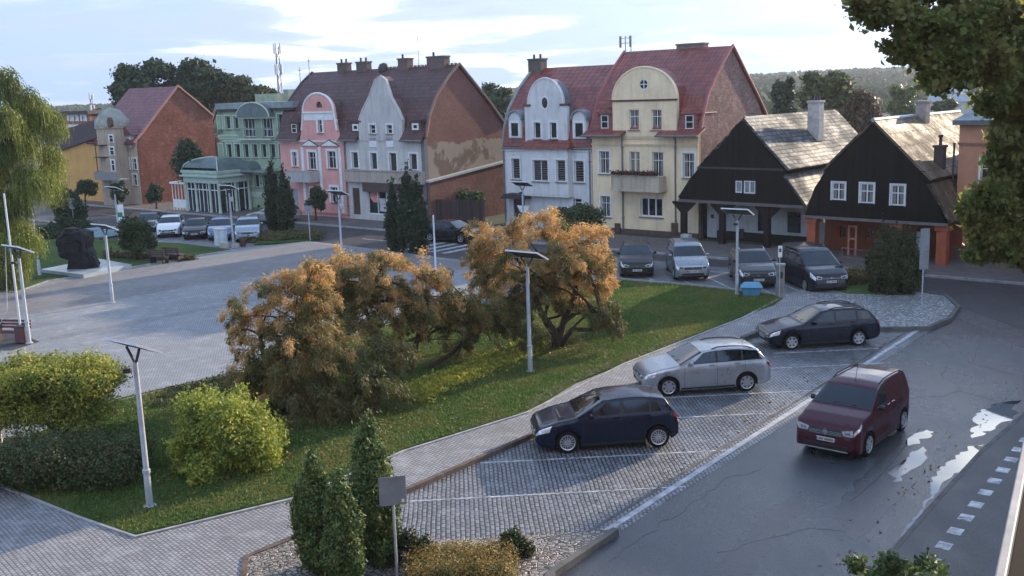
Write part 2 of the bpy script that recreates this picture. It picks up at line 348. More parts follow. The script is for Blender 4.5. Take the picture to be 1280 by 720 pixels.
px_slab('parking_lot',[(505,617),(668,545),(800,488),(930,425),(985,410),(1000,411),(1090,415),(1165,412),(960,545),(770,668),(640,676),(520,680),(390,668)],.009,m_lot,0)
m_lot2=setts((.15,.155,.17),(.22,.225,.24),(.06,.06,.065),.2,.12,-40,.5,.02,.4,.1)
px_slab('far_parking_lot',[(757,341),(772,351),(960,371),(1075,374),(1075,345),(900,334),(780,322),(740,318)],.006,m_lot2,0)
px_slab('side_parking_lot',[(186,304),(290,313),(330,309),(340,292),(200,281),(150,283),(150,302)],.006,m_lot2,0)
m_peb=pebbles((.17,.145,.125),(.32,.28,.25),(.03,.026,.022),8.5)
m_peb_far=pebbles((.2,.2,.2),(.42,.42,.42),(.06,.06,.06),5.5)
px_slab('cobble_island',[(296,790),(308,700),(388,668),(520,682),(640,676),(770,667),(690,722),(650,790)],.112,m_peb,.13)
px_slab('gravel_island',[(1000,372),(1040,362),(1062,360),(1130,364),(1180,372),(1196,386),(1184,401),(1160,412),(1095,413),(1078,408),(1060,392),(1040,384)],.116,m_peb_far,.13)
# lawns
def grassm(name,c1,c2,c3,yel=0):
    n=NT(name); f=n.noise(.35,6,.6); g=n.noise(3,6,.7); h=n.noise(35,4,.7)
    col=n.mix(n.ramp(f,[(.38,0.),(.62,1.)]),c1,c2); col=n.mix(n.math('MULTIPLY',n.ramp(g,[(.5,0.),(.7,1.)]),.5),col,c3); col=n.mix(.6,col,n.ramp(h,[(.3,.2),(.7,.8)]),'OVERLAY')
    n.bump(h,.9,.06); return n.fin(col,.9,spec=.2)
m_grass=grassm('grass turf',(.04,.075,.018),(.075,.12,.028),(.12,.11,.04))
lawn_px=[(170,674),(100,650),(-10,605),(-40,560),(40,550),(150,502),(300,468),(500,402),(760,353),(775,353),(870,361),(966,372),(978,376),(968,384),(930,398),(780,457),(720,481),(658,519),(505,566),(375,624)]
px_slab('lawn',lawn_px,.13,m_grass,.15)
px_slab('side_lawn',[(-60,352),(20,366),(60,352),(168,334),(240,321),(288,314),(225,306),(150,303),(40,288),(-60,300)],.13,m_grass,.15)
px_slab('planted_island',[(318,307),(330,298),(375,288),(398,296),(385,303)],.13,m_grass,.15)
px_slab('planted_verge',[(1012,358),(1030,346),(1080,340),(1145,346),(1155,360),(1130,372),(1060,370)],.15,m_grass,.15)
px_slab('bare_soil',[(660,516),(722,480),(782,456),(860,424),(845,425),(770,452),(715,474),(655,509)],.134,plain((.10,.075,.05),.95,0,.4,2.0),0)
# kerbs and gutters
kred=brick((.12,.085,.072),(.17,.125,.105),(.08,.07,.06),.5,.3); kst=plain((.30,.29,.28),.8,0,.3,3.0); kdk=plain((.11,.105,.10),.8,0,.35,2.0)
strip('kerb',g2((296,790),(308,702),(388,670),(505,618),(668,546),(800,489),(925,427),(935,424),(955,419),(985,416)),.14,0,.135,kred)
strip('kerb',g2((640,800),(690,722),(770,668)),.16,0,.16,kdk)
strip('kerb',g2((1078,410),(1095,414),(1160,413),(1186,402),(1198,387),(1183,373),(1150,367)),.18,0,.17,kdk)
strip('kerb',g2((928,427),(945,420),(965,417),(1000,413)),.2,0,.2,kdk)
strip('gutter',[ro(-14,-.12),ro(29.5,-.12),ro(31.5,-.35)],.17,0,.022,plain((.33,.33,.34),.55,0,.5,3.0))
strip('gutter',[ro(-14,-.42),ro(29,-.42)],.10,0,.016,kdk)
strip('lawn_edging',g2((-10,608),(100,653),(170,677),(375,627),(505,569),(660,520),(780,459),(930,400),(975,376),(966,370),(870,359),(765,350)),.09,0,.145,kst)
strip('lawn_edging',g2((150,505),(300,470),(500,404),(760,352)),.09,0,.145,kst)
strip('lawn_edging',g2((-60,356),(20,368),(60,354),(168,336),(240,323),(290,315)),.09,0,.145,kst)
strip('kerb',[st(-110,-1.5),st(-30,-1.5)],.15,-.01,.1,kst); 
strip('kerb',[st(-16,-1.5),st(4,-1.5)],.15,-.01,.1,kst)
# pavement in front of the houses
flat('pavement',[st(-120,8.2),st(40,8.2),st(40,13.6),st(-120,13.6)],.10,setts((.10,.085,.08),(.14,.12,.11),(.05,.045,.04),.35,.35,-40,.6,.01,.4),.12)
strip('kerb',[st(-120,8.1),st(40,8.1)],.15,-.01,.13,kst)
# painted lines
white=plain((.32,.33,.34),.55,0,.75,5.0)
def line(a,b,w=.075,z=.014): 
    return strip('painted_line',[a,b],w,z-.012,z,white)
bd=Vector((math.cos(rad(3)),math.sin(rad(3)),0))
for s_,len_ in (((512,627),7.0),((600,579),7.1),((716,529),5.9),((800,499),6.6),((893,464),6.4),((965,442),4.9)):
    a=G(*s_); line(a,a+bd*len_)
fb=Vector((math.cos(rad(-81)),math.sin(rad(-81)),0))
for px_ in (800,842,886,928,975): a=G(px_,341+(px_-800)*.075); line(a-fb*1.0,a+fb*3.6,.1,.014)
for px_ in (195,232,262,295): a=G(px_,303); line(a,a-Vector((-.2,-.98,0))*-4.0*-1,.1,.014)
for i in range(4): a=st(-8.2+i*1.1,2.0+0*i); line(a,a+Vd*3.6+U*0,.5,.008)
for a_ in range(-60,20,9): 
    if not -12<a_<2: line(st(a_,4.3),st(a_+3,4.3),.12,.008)
# sidewalk along the right with dashed marking
m_side=asphalt('pavement asphalt',(.040,.040,.042),.6,.4)
sw=[G(*p) for p in ((1085,760),(1120,687),(1160,640),(1227,566),(1285,515),(1400,420))]
flat('sidewalk',sw+[Vector((40,40,0)),Vector((30,10,0)),Vector((6,8,0))],.05,m_side,.06)
strip('sidewalk_edge',sw,.12,0,.058,kdk)
dd=(G(1265,575)-G(1180,685)).normalized()
for i in range(-2,11):
    a=G(1180,685)+dd*(i*.90); q=Vector((dd.y,-dd.x,0)); a2=a+dd*.0
    strip('painted_dash',[a-dd*.19,a+dd*.19],.30,.052,.056,white)
# puddles
def puddle(pts,seed,z=.008):
    n=len(pts); P=[G(*p) for p in pts]; Q=[]
    for i in range(n):
        a,b=P[i],P[(i+1)%n]
        for k in range(9):
            p=a.lerp(b,k/9); w=noise.noise_vector(p*2.2+Vector((seed,0,0)))*.2+noise.noise_vector(p*7+Vector((seed,0,0)))*.1; Q.append((p.x+w.x,p.y+w.y))
    return flat('puddle',Q,z,m_pud)
n=NT('water'); n.bump(n.noise(5,2,.5),.03,.01); m_pud=n.fin((.012,.013,.014),.02,0,0,1.0)
puddle([(1122,678),(1150,645),(1170,616),(1200,592),(1228,566),(1226,556),(1196,570),(1182,582),(1166,600),(1162,622),(1150,640),(1134,658)],1)
puddle([(1218,520),(1240,506),(1275,500),(1268,522),(1236,540),(1215,548)],5)
puddle([(1110,590),(1135,570),(1150,560),(1160,568),(1140,590),(1120,604)],9)
puddle([(1128,552),(1160,538),(1168,541),(1140,558)],12)
# tar seams and repair patch on the road
seam=plain((.018,.018,.019),.5)
for a,b in (((1150,536),(1096,600)),((1150,536),(1172,541)),((1096,600),(1062,628))): strip('tar_seam',g2(a,b),.05,.0,.0075,seam)
def damp(pts,seed):
    global m_pud
    keep=m_pud; m_pud=m_damp; o=puddle(pts,seed,.0062); o.name='damp_asphalt'; m_pud=keep
m_damp=asphalt('damp asphalt',(.026,.029,.036),.24,.07)
damp([(1090,700),(1120,650),(1150,600),(1190,555),(1230,520),(1290,480),(1290,500),(1235,560),(1160,640),(1110,700)],21)
damp([(1040,640),(1080,590),(1130,545),(1180,535),(1165,580),(1120,630),(1070,680)],23)
damp([(880,720),(960,640),(1000,610),(1010,630),(950,700),(920,740)],25)
px_slab('asphalt_patch',[(1150,537),(1190,541),(1150,600),(1070,640),(1062,628),(1096,600)],.006,asphalt('patch asphalt',(.040,.043,.05),.35,.12),0)
for k_,pl__ in enumerate((((760,705),(850,640),(905,600),(960,585)),((1085,470),(1130,500),(1200,490),(1260,505)),((1150,400),(1190,440),(1180,480)),((900,690),(1010,660),(1070,668)),((1230,420),(1215,455),(1270,470)))):
    Q=[]; P_=g2(*pl__)
    for a,b in zip(P_,P_[1:]):
        for j in range(8): p=a.lerp(b,j/8); w=noise.noise_vector(p*1.7)*.25+noise.noise_vector(p*6)*.07; Q.append(Vector((p.x+w.x,p.y+w.y,0)))
    strip('crack',Q,.012,.0,.0078,seam)
# far hills
def hills():
    m=MB(); nx,ny=120,14; vs=[];fs=[]
    for j in range(ny):
        for i in range(nx):
            x=-900+1900*i/(nx-1); y=330+j*75; ramp_=min(1,j/7)
            right=1/(1+math.exp(-(x/y-.08)*9)); base=2+(13*right*ramp_+1.5*right)*(.35+.65*j/13)
            z=-1+base*ramp_+ramp_*6*noise.noise(Vector((x*.004,y*.006,3)))
            vs.append((x,y,z if j else -2))
    for j in range(ny-1):
        for i in range(nx-1): a=j*nx+i; fs.append((a,a+1,a+nx+1,a+nx))
    m.add(vs,fs); return kind(m.build('hills',plain((.03,.045,.025),.95,0,.4,.03)))
H_=hills()
def forest():
    me=H_.data; hv=np.array([v.co[:] for v in me.vertices]); n=26000
    idx=RNG.choice(len(hv)-130,n); p=hv[idx]+np.stack([RNG.uniform(-9,9,n),RNG.uniform(-38,38,n),np.zeros(n)],1)
    cl=RNG.normal(size=(n,3))*np.array([3,3,2.4])+np.array([0,0,4]); k=9
    P=np.repeat(p,k,0); off=unit(RNG.normal(size=(n*k,3))); P=P+off*np.array([3.4,3.4,3.4])+np.array([0,0,3.5]); Nn=unit(off+RNG.normal(size=(n*k,3))*.4)
    keep=(np.abs(P[:,0])/P[:,1]<.62); P=P[keep]; Nn=Nn[keep]
    o=quads('forest',leafquads(P,Nn,3.6,3.2),leafm((.028,.048,.022),(.055,.075,.03),(.08,.08,.03),.15,.8,.02),None); kind(o,'stuff','distant dark green woodland covering the hills behind the town','woodland')
forest()
# grass blades
def blades():
    P=[(p.x,p.y) for p in g2(*lawn_px)]; tr=geometry.tessellate_polygon([[Vector((x,y,0)) for x,y in P]]); A=np.array(P)
    T=[A[list(t)] for t in tr]; ar=np.array([abs(np.cross(t[1]-t[0],t[2]-t[0]))/2 for t in T]); n=150000; ii=RNG.choice(len(T),n,p=ar/ar.sum())
    u=RNG.uniform(size=(n,1)); v=RNG.uniform(size=(n,1)); f=(u+v)>1; u=np.where(f,1-u,u); v=np.where(f,1-v,v); TT=np.array(T)[ii]
    q=TT[:,0]+(TT[:,1]-TT[:,0])*u+(TT[:,2]-TT[:,0])*v; base=np.concatenate([q,np.full((n,1),.13)],1)
    d=RNG.normal(size=(n,2)); d/=np.linalg.norm(d,axis=1,keepdims=True); w=.022; h=RNG.uniform(.03,.09,(n,1))
    a=base.copy(); a[:,:2]+=d*w; b=base.copy(); b[:,:2]-=d*w; c=base+np.concatenate([RNG.normal(size=(n,2))*.03,h],1)
    o=quads('grass',np.stack([a,b,c],1),leafm((.06,.12,.02),(.12,.18,.04),(.18,.16,.05),.35,.6,.35)); kind(o,'stuff','short mown green grass growing over the long lawn','grass')
blades()
# ------------------------------------------------------------------ buildings
m_glass=glass(); m_glass2=glass((.03,.032,.033),.12); m_curt=plain((.16,.15,.13),.7,0,.3,4.0)
m_white=plain((.66,.66,.64),.5,0,.12,4.0); m_dark=plain((.03,.028,.028),.6,0,.3,4.0); m_sill=plain((.16,.15,.14),.7)
m_pipe=plain((.13,.13,.13),.5); m_zinc=plain((.22,.25,.26),.45,.3,.25,2.0); m_copper=plain((.11,.145,.14),.5,.2,.3,1.5)
m_conc=plaster((.40,.38,.35),.5); m_wood=plain((.085,.04,.025),.6,0,.3,3.0)
class House:
    def __init__(s,name,label,cat,org,ang,group=None):
        s.o=Vector((org.x,org.y,0)); s.a=rad(ang); s.u=Vector((math.cos(s.a),math.sin(s.a),0)); s.v=Vector((-s.u.y,s.u.x,0))
        s.root=empty(name,s.o,s.a); tag(s.root,label,cat,group)
    def loc(s,x,y,d=0.0):
        r_=ray(x,y); c=Vector((0,0,CAM_H))-s.o; k=(d-c.dot(s.v))/r_.dot(s.v); p=c+r_*k; return p.dot(s.u),p.z
    def side(s,x,y,w):
        r_=ray(x,y); c=Vector((0,0,CAM_H))-s.o; k=(w-c.dot(s.u))/r_.dot(s.u); p=c+r_*k; return p.dot(s.v),p.z
    def rect(s,a,b,c,d,y=0.0):
        mx,my=(a+c)/2,(b+d)/2; return s.loc(a,my,y)[0],s.loc(mx,d,y)[1],s.loc(c,my,y)[0],s.loc(mx,b,y)[1]
def wall(h,name,outline,holes,mat,y=0.0,thick=.3,par=None):
    polys=[[Vector((p[0],p[1],0)) for p in outline]]+[[Vector((p[0],p[1],0)) for p in q] for q in holes]
    tr=geometry.tessellate_polygon(polys); flatp=[p for q in polys for p in q]; m=MB()
    m.add([(p.x,y,p.y) for p in flatp],[tuple(t) for t in tr]); 
    for q in polys:
        n=len(q); m.add([(p.x,y,p.y) for p in q]+[(p.x,y+thick,p.y) for p in q],[(i,(i+1)%n,n+(i+1)%n,n+i) for i in range(n)])
    return m.build(name,mat,par or h.root,recalc=True)
def rp(x0,z0,x1,z1): return [(x0,z0),(x1,z0),(x1,z1),(x0,z1)]
def window(h,r,y=0.0,cols=2,tr=.66,frame=None,sur=None,pane=None,sill=True,dep=.13,par=None,curtain=0,fw=.05,sw=.12,bars=0):
    x0,z0,x1,z1=r; fm=frame or m_white; m=MB(); Y=y+dep; w=fw
    for a in ((x0,x0+w,z0,z1),(x1-w,x1,z0,z1),(x0+w,x1-w,z0,z0+w),(x0+w,x1-w,z1-w,z1)): m.box(a[0],a[1],Y-.02,Y+.06,a[2],a[3])
    for i in range(1,cols): c=x0+(x1-x0)*i/cols; m.box(c-w*.5,c+w*.5,Y-.012,Y+.05,z0+w,z1-w)
    if tr: c=z0+(z1-z0)*tr; m.box(x0+w,x1-w,Y-.016,Y+.045,c-w*.4,c+w*.4)
    mats=[fm]
    if sur:
        mats.append(sur); q=sw
        for a in ((x0-q,x0-.002,z0-.02,z1+q),(x1+.002,x1+q,z0-.02,z1+q),(x0-.002,x1+.002,z1+.002,z1+q)): m.box(a[0],a[1],y-.045,y+.01,a[2],a[3],1)
    o=m.build('window',mats,par or h.root)
    pm=MB().box(x0+w*.5,x1-w*.5,Y+.02,Y+.035,z0+w*.5,z1-w*.5); pm.build('pane',pane or m_glass,o)
    if curtain:
        cm=MB(); n=9
        for side in ((0,.32),(.68,1)):
            a,b=x0+w+(x1-x0-2*w)*side[0],x0+w+(x1-x0-2*w)*side[1]
            cm.box(a,b,Y+.008,Y+.016,z0+w,z1-w)
        cm.build('curtain',m_curt,o)
    if bars:
        bm=MB()
        for i in range(bars): c=z0+w+(z1-z0-2*w)*(i+.5)/bars; bm.box(x0+w,x1-w,Y+.0,Y+.016,c-.03,c+.03)
        bm.build('blind',plain((.13,.10,.09),.6),o)
    if sill: MB().box(x0-.1,x1+.1,y-.1,y+.02,z0-.09,z0-.02).build('sill',m_sill,o)
    return o
def inset(r,d=0.0): return [(r[0]+d,r[1]+d),(r[2]-d,r[1]+d),(r[2]-d,r[3]-d),(r[0]+d,r[3]-d)]
def front(h,name,outline,rects,mat,y=0.0,thick=.3,extra=()):
    return wall(h,name,outline,[rp(*r) for r in rects]+list(extra),mat,y,thick)
def sidewall(h,name,prof,x,mat,thick=.3,sgn=-1):     # prof of (y,z) on plane x, thickness inwards
    m=MB(); m.prism(prof,x,x+sgn*thick,'x'); return m.build(name,mat,h.root)
def roof(h,prof,x0,x1,mat,thick=.14,name='roof',par=None,closed=False):
    m=MB(); n=len(prof); P=[Vector(p) for p in prof]; off=[]
    for i in range(n):
        d=(P[min(i+1,n-1)]-P[max(i-1,0)]).normalized(); off.append(P[i]+Vector((-d.y,d.x))*thick)
    m.prism([tuple(p) for p in P]+[tuple(p) for p in off[::-1]],x0,x1,'x'); return m.build(name,mat,par or h.root)
def verge(h,prof,x,w,mat,lift=.17):
    m=MB(); pts=[(x,p[0],p[1]+lift) for p in prof]; m.tube(pts,w,6); return m.build('verge_board',mat,h.root)
def pipe(h,x,y,z0,z1,name='downpipe'):
    m=MB(); m.tube([(x,y-.09,z0),(x,y-.09,z1)],.055,8); 
    for z in (z0+.8,z1-.8): m.box(x-.08,x+.08,y-.15,y+.0,z,z+.05)
    return m.build(name,m_pipe,h.root,smooth=40)
def gutter(h,x0,x1,y,z): return MB().tube([(x0,y,z),(x1,y,z)],.075,8).build('gutter',m_pipe,h.root,smooth=40)
def chimney(h,x,y,z0,z1,sx=.5,sy=.5,mat=None,par=None,pots=2):
    m=MB(); m.box(x-sx,x+sx,y-sy,y+sy,z0,z1); m.box(x-sx-.06,x+sx+.06,y-sy-.06,y+sy+.06,z1-.002,z1+.12)
    o=m.build('chimney',mat or m_redbrick,par or h.root,bevel=.01)
    p=MB()
    for i in range(pots): q=x-sx*.5+sx*i/max(1,pots-1); p.lathe([(.09,z1+.12),(.09,z1+.42),(.11,z1+.44),(.0,z1+.44)],8,cx=q,cy=y)
    p.build('chimney_pot',m_dark,o); return o
def band(h,x0,x1,z,y=0.0,hh=.12,d=.08,mat=None,name='cornice',par=None): return MB().box(x0,x1,y-d,y+.02,z,z+hh).box(x0,x1,y-d*1.5,y+.02,z+hh-.001,z+hh+.05).build(name,mat or m_conc,par or h.root)
def arc(cx,cz,rx,rz,a0,a1,n=16): return [(cx+rx*math.cos(rad(a0+(a1-a0)*i/n)),cz+rz*math.sin(rad(a0+(a1-a0)*i/n))) for i in range(n+1)]
def rim(h,pts,y,w,mat,par=None,name='coping'):
    return MB().tube([(p[0],y,p[1]) for p in pts],w,6).build(name,mat,par or h.root)
m_redbrick=brick((.17,.065,.05),(.24,.10,.075),(.18,.15,.13))
m_redbrick_d=brick((.15,.065,.055),(.21,.10,.08),(.15,.13,.12))
m_palebrick=brick((.20,.105,.09),(.31,.185,.16),(.27,.23,.21),.3,.1)

# ---- cream house
W=8.15; cs=House('cream_house','cream two-storey house with big round gable, flower balcony and red tiled roof','house',G(742,289),-40)
cm=plaster((.80,.62,.40),.30,(.36,.25,.16)); crt=tiles((.21,.050,.036),.27,.30,.45,.35)
W=cs.loc(873,235)[0]; eave=cs.loc(800,168)[1]; apex=cs.side(913,62,W); back=cs.side(958,148,W)
R=lambda *a:cs.rect(*a)
low=[R(751,245,763,271),R(800.5,247,828,271)]; mid=[R(749.5,189,762,217),R(787,189.5,799.5,218),R(815,190,829,221),R(854,191.5,868,222)]
front(cs,'front_wall',rp(0,0,W,eave),low+mid,cm)
for r in (mid[0],mid[3],low[0]): window(cs,r,sur=m_white,curtain=1)
window(cs,mid[1],pane=plain((.42,.33,.16),.3),curtain=1); window(cs,mid[2],curtain=1); window(cs,low[1],cols=3,tr=0,fw=.09)
band(cs,-.05,W+.05,eave-.28,mat=cm); band(cs,0,W,eave-.75,mat=cm,hh=.08,name='string_course')
MB().box(-.01,W+.01,-.05,.02,-.05,.35).build('plinth',plain((.10,.07,.06),.8),cs.root)
cp=[(-.45,eave-.1),(.1,eave+.35)]+[cs.side(*p,0) for p in ((751,132),(770,86))]+[apex]
cp=[(.12,6.95),(.25,7.6),(1.1,9.35),(2.9,11.2),(4.4,12.45),(6.3,10.7),(8.1,9.1),(9.85,7.35)]; apex=(4.4,12.45)
ins=[(0.02,0)]+[(max(p[0],.02),p[1]-.03) for p in cp[:-1]]+[(cp[-1][0]-.3,cp[-1][1]),(cp[-1][0]-.3,0)]
sidewall(cs,'gable_wall',ins,W,m_palebrick); sidewall(cs,'side_wall',ins,0,m_palebrick,sgn=1)
roof(cs,cp,-.12,W+.12,crt); 
for x in (-.12,W+.12): verge(cs,cp,x,.10,plain((.30,.09,.08),.6))
a=cs.loc(766,125); b=cs.loc(846,125); t=cs.loc(806,84); cxm=(a[0]+b[0])/2; rx=(b[0]-a[0])/2; zb=a[1]
up=[R(787,137,799,162),R(815,137,827.5,162)]; rc=cs.loc(805,105.5); circ=arc(rc[0],rc[1],.34,.36,0,337,15)
gx0,gx1=cxm-rx,cxm+rx; out=[(gx0,eave-.1),(gx1,eave-.1),(gx1,zb)]+arc(cxm,zb,rx,t[1]-zb,0,180,22)[1:-1]+[(gx0,zb)]
front(cs,'round_gable',out,up,cm,-.06,.35,[circ])
for r in up: window(cs,r,-.06,curtain=1)
ow=MB().lathe([(.30,0),(.37,0),(.37,.1),(.30,.1)],20).lathe([(0,.02),(.3,.02)],20,0); 
o_=ow.build('round_window',m_white,cs.root); o_.rotation_euler=(rad(90),0,0); o_.location=(rc[0],.06,rc[1]); MB().lathe([(0,.05),(.3,.05)],20).build('pane',m_glass,o_)
MB().box(-.03,.03,-.3,.3,.055,.09).box(-.3,.3,-.03,.03,.056,.088).build('glazing_bar',m_white,o_)
rim(cs,arc(cxm,zb,rx,t[1]-zb,0,180,22),-.02,.09,cm); band(cs,gx0-.1,gx1+.1,zb-.12,-.06,mat=m_wood,hh=.06)
body=[(gx0+.03,eave),(gx1-.03,eave),(gx1-.03,zb)]+arc(cxm,zb,rx-.03,t[1]-zb-.05,0,180,22)[1:-1]+[(gx0+.03,zb)]
MB().prism(body,.28,1.4,'y').build('gable_roof',crt,cs.root)
for xa,xb in ((-.4,R(740,160,783,170)[2]),(R(826,160,880,170)[0],W+.35)):
    MB().prism([(-.75,eave-.02),(.35,eave+.45),(.35,eave+.3),(-.75,eave-.12)],xa,xb,'x').build('skirt_roof',crt,cs.root); gutter(cs,xa,xb,-.78,eave-.08)
for q,ya in ((R(751.5,144,760.5,160.5),.15),(R(857,144,867,161),.15)):
    x0,z0,x1,z1=q; d=MB(); d.box(x0-.28,x1+.28,.02,2.2,z0-.15,z1+.12); dn=d.build('dormer',crt,cs.root); window(cs,q,-.03,cols=1,tr=.5,dep=.02,par=dn,sill=False)
    MB().prism([(x0-.42,z1+.1),(x1+.42,z1+.1),((x0+x1)/2,z1+.62)],-.15,2.4,'y').build('dormer_roof',crt,dn)
xb0,zb0,xb1,zb1=R(774,218,834,240)
bl=MB(); zt=cs.loc(804,219)[1]; z0=cs.loc(804,238)[1]; bl.box(xb0,xb1,-1.05,-.0,z0,z0+.16); bl.box(xb0+.05,xb1-.05,-1.0,-.92,z0+.16,zt); bl.box(xb0+.05,xb0+.13,-.92,0,z0+.16,zt); bl.box(xb1-.13,xb1-.05,-.92,0,z0+.16,zt); bl.box(xb0,xb1,-1.06,-.88,zt,zt+.07)
for i in range(6): c=xb0+.1+(xb1-xb0-.2)*i/5; bl.box(c-.07,c+.07,-1.04,-.9,z0+.16,zt)
bal=bl.build('balcony',plaster((.50,.42,.31),.5),cs.root)
fp=np.stack([RNG.uniform(xb0+.05,xb1-.1,1500),-1.0+RNG.normal(size=1500)*.12,zt+.12+np.abs(RNG.normal(size=1500))*.1],1)
quads('flower_box',leafquads(fp,unit(RNG.normal(size=(1500,3))),.13,.11),leafm((.12,.02,.03),(.07,.05,.03),None,.2),bal)
for px_ in (779,845): pipe(cs,cs.loc(px_,230)[0],0,.3,eave-.1)
for a_,b_ in ((768,779),(836,846)): x0=cs.loc(a_,230)[0];x1=cs.loc(b_,230)[0]; MB().box(x0,x1,-.05,.01,.36,eave-.8).build('pilaster',cm,cs.root)
for px_ in (773,844): x0,z0=cs.loc(px_,285); MB().box(x0-.22,x0+.22,-.16,0,z0-.35,z0+.35).build('meter_box',m_wood,cs.root,bevel=.01)
chimney(cs,cs.loc(845,66)[0]-1.5,apex[0]+.3,apex[1]-.5,apex[1]+.35,1.1,.3,plain((.2,.15,.13),.8),pots=0)
# ---- white house
o2=cs.o-cs.u*0; wh=House('white_house','pale grey-white house with arched gable, oval window and dark red roof','house',cs.o,-40)
xl=wh.loc(630.5,230)[0]; wh.root.location=wh.o+wh.u*xl; wh.o=Vector(wh.root.location); W=-xl-.06; R=lambda *a:wh.rect(*a)
wm_=plaster((.62,.60,.58),.45,(.26,.24,.22)); wrt=tiles((.19,.042,.030),.26,.5,.42,.3,sharp=1.2)
eave=wh.loc(690,186)[1]
mid=[R(640,198,650,224),R(666,200,685,226.5),R(696,200,707,227),R(718,201,730,228)]; low=[R(642,247,656,272),R(664,246,681,262),R(688,247,701,262),R(709,248,727,262)]
front(wh,'front_wall',rp(0,-.1,W,eave),[mid[0],mid[3],low[0],low[3]],wm_)
x0=wh.loc(653,215)[0]; x1=wh.loc(710,215)[0]; zb=wh.loc(680,242)[1]
B=-.55; x0=wh.loc(653,215,B)[0]; x1=wh.loc(710,215,B)[0]; f2=lambda *a: wh.rect(*a,B)
bm=[f2(666,200,685,226.5),f2(695.5,200,707,227)]
front(wh,'bay_front',rp(x0,zb,x1,eave),bm,wm_,B,.25)
MB().box(x0,x0+.2,B+.25,0,zb,eave).box(x1-.2,x1,B+.25,0,zb,eave).box(x0,x1,B+.02,0,zb-.15,zb-.002).build('bay_wall',wm_,wh.root)
front(wh,'recess_wall',rp(x0,-.1,x1,zb-.16),[low[1],low[2]],wm_,-.003,.25)
for r in (mid[0],mid[3]): window(wh,r,sur=m_white,bars=8,tr=0,cols=1)
for r in bm: window(wh,r,B,sur=m_white,bars=9,tr=0,cols=2 if r[2]-r[0]>1 else 1)
for r in low[1:]: window(wh,r,sill=False)
dr=MB().box(low[0][0],low[0][2],.1,.18,low[0][1]-.3,low[0][3]).build('door',m_dark,wh.root)
MB().prism([(low[0][0]-.5,low[0][3]),(low[0][2]+.7,low[0][3]),(low[0][2]+.3,low[0][3]+.35),(low[0][0]-.1,low[0][3]+.35)],-1.0,0,'y').build('door_canopy',m_dark,wh.root)
sg=MB().prism([(low[0][2]+.1,low[0][3]-.45),(low[0][2]+1.3,low[0][3]-.45),(low[0][2]+.95,low[0][3]-.95),(low[0][2]+.45,low[0][3]-.95)],-1.05,-1.0,'y').build('hanging_panel',m_white,wh.root)
band(wh,-.02,W,eave-.18,mat=wm_); gutter(wh,0,W,-.12,eave+.02)
mr=MB().add([(x0-.25,B-.25,eave+.02),(x1+.25,B-.25,eave+.02),(x1-.3,.1,eave+.75),(x0+.3,.1,eave+.75),(x0-.25,.1,eave+.02),(x1+.25,.1,eave+.02)],[(0,1,2,3),(0,3,4),(1,5,2),(0,4,5,1)]).build('bay_roof',wrt,wh.root)
ridge=wh.side(668,87,0); rz=ridge[1]; ry=4.1; 
rdz=wh.loc(715,85.5,ry)[1]
wp=[(.12,eave+.1),(.4,eave+1.5),(.9,eave+2.7),(2.2,eave+4.2),(ry,rdz),(8.0,eave+2.4),(9.6,eave)]
ins=[(.02,0)]+[(max(p[0],.02),p[1]-.04) for p in wp]+[(9.6,0)]
sidewall(wh,'side_wall',ins,.0,m_redbrick_d,sgn=1); roof(wh,wp,-.05,W-.02,wrt); verge(wh,wp,-.08,.14,plain((.20,.22,.21),.6),.2)
ga=wh.loc(656,131); gb=wh.loc(709,131); gt=wh.loc(682,98); sx0,sx1=wh.loc(660,131)[0],wh.loc(704,131)[0]
oc=wh.loc(681.5,128.5); up=[R(668,153,676.5,173),R(688,153,696.5,173)]
out=[(ga[0],eave-.05),(gb[0],eave-.05),(gb[0],gb[1])]+arc((sx0+sx1)/2,gb[1],(sx1-sx0)/2,gt[1]-gb[1],0,180,20)+[(ga[0],gb[1])]
front(wh,'arched_gable',out,up,wm_,-.05,.3,[arc(oc[0],oc[1],.28,.42,0,337,15)])
bd_=[(p[0]*.985+.015*oc[0],p[1]-.04) for p in out]; MB().prism(bd_,.24,1.0,'y').build('gable_roof',plain((.12,.12,.13),.7),wh.root)
rim(wh,arc((sx0+sx1)/2,gb[1],(sx1-sx0)/2,gt[1]-gb[1],0,180,20),-.0,.1,wm_)
for xx in (ga[0],gb[0]-.5): MB().box(xx-.1,xx+.6,-.14,.3,gb[1]-.05,gb[1]+.1).build('shoulder_cornice',m_wood,wh.root)
for r in up: window(wh,r,-.05,cols=1,tr=0,sur=m_white)
ov=MB().lathe([(.28,-.03),(.36,-.03),(.36,.08),(.28,.08)],20); ov_=ov.build('oval_window',m_white,wh.root); ov_.rotation_euler=(rad(90),0,0); ov_.scale=(1,1.4,1); ov_.location=(oc[0],.0,oc[1]); MB().lathe([(0,-.01),(.3,-.01)],20).build('pane',m_glass,ov_)
for q in (R(638.5,153,648.5,171),R(718.5,153,729.5,172)):
    xa,za,xb,zc=q; c=(xa+xb)/2; hw=(xb-xa)/2+.22; o1=[(c-hw,za-.1),(c+hw,za-.1),(c+hw,zc+.15)]+arc(c,zc+.15,hw,.62,0,180,12)[1:-1]+[(c-hw,zc+.15)]
    dm=MB().prism(o1,.02,1.8,'y').build('dormer',wm_,wh.root); window(wh,q,-.0,cols=1,tr=0,dep=-.01,sur=m_white,par=dm,sill=False)
    o3=arc(c,zc+.15,hw+.12,.76,0,180,12); MB().prism(o3+arc(c,zc+.15,hw+.02,.64,180,0,12),-.12,2.2,'y').build('dormer_roof',m_zinc,dm)
chimney(wh,wh.loc(673,84,ry)[0],ry-.1,rdz-.6,rdz+.75,.62,.4,plain((.11,.09,.08),.85))
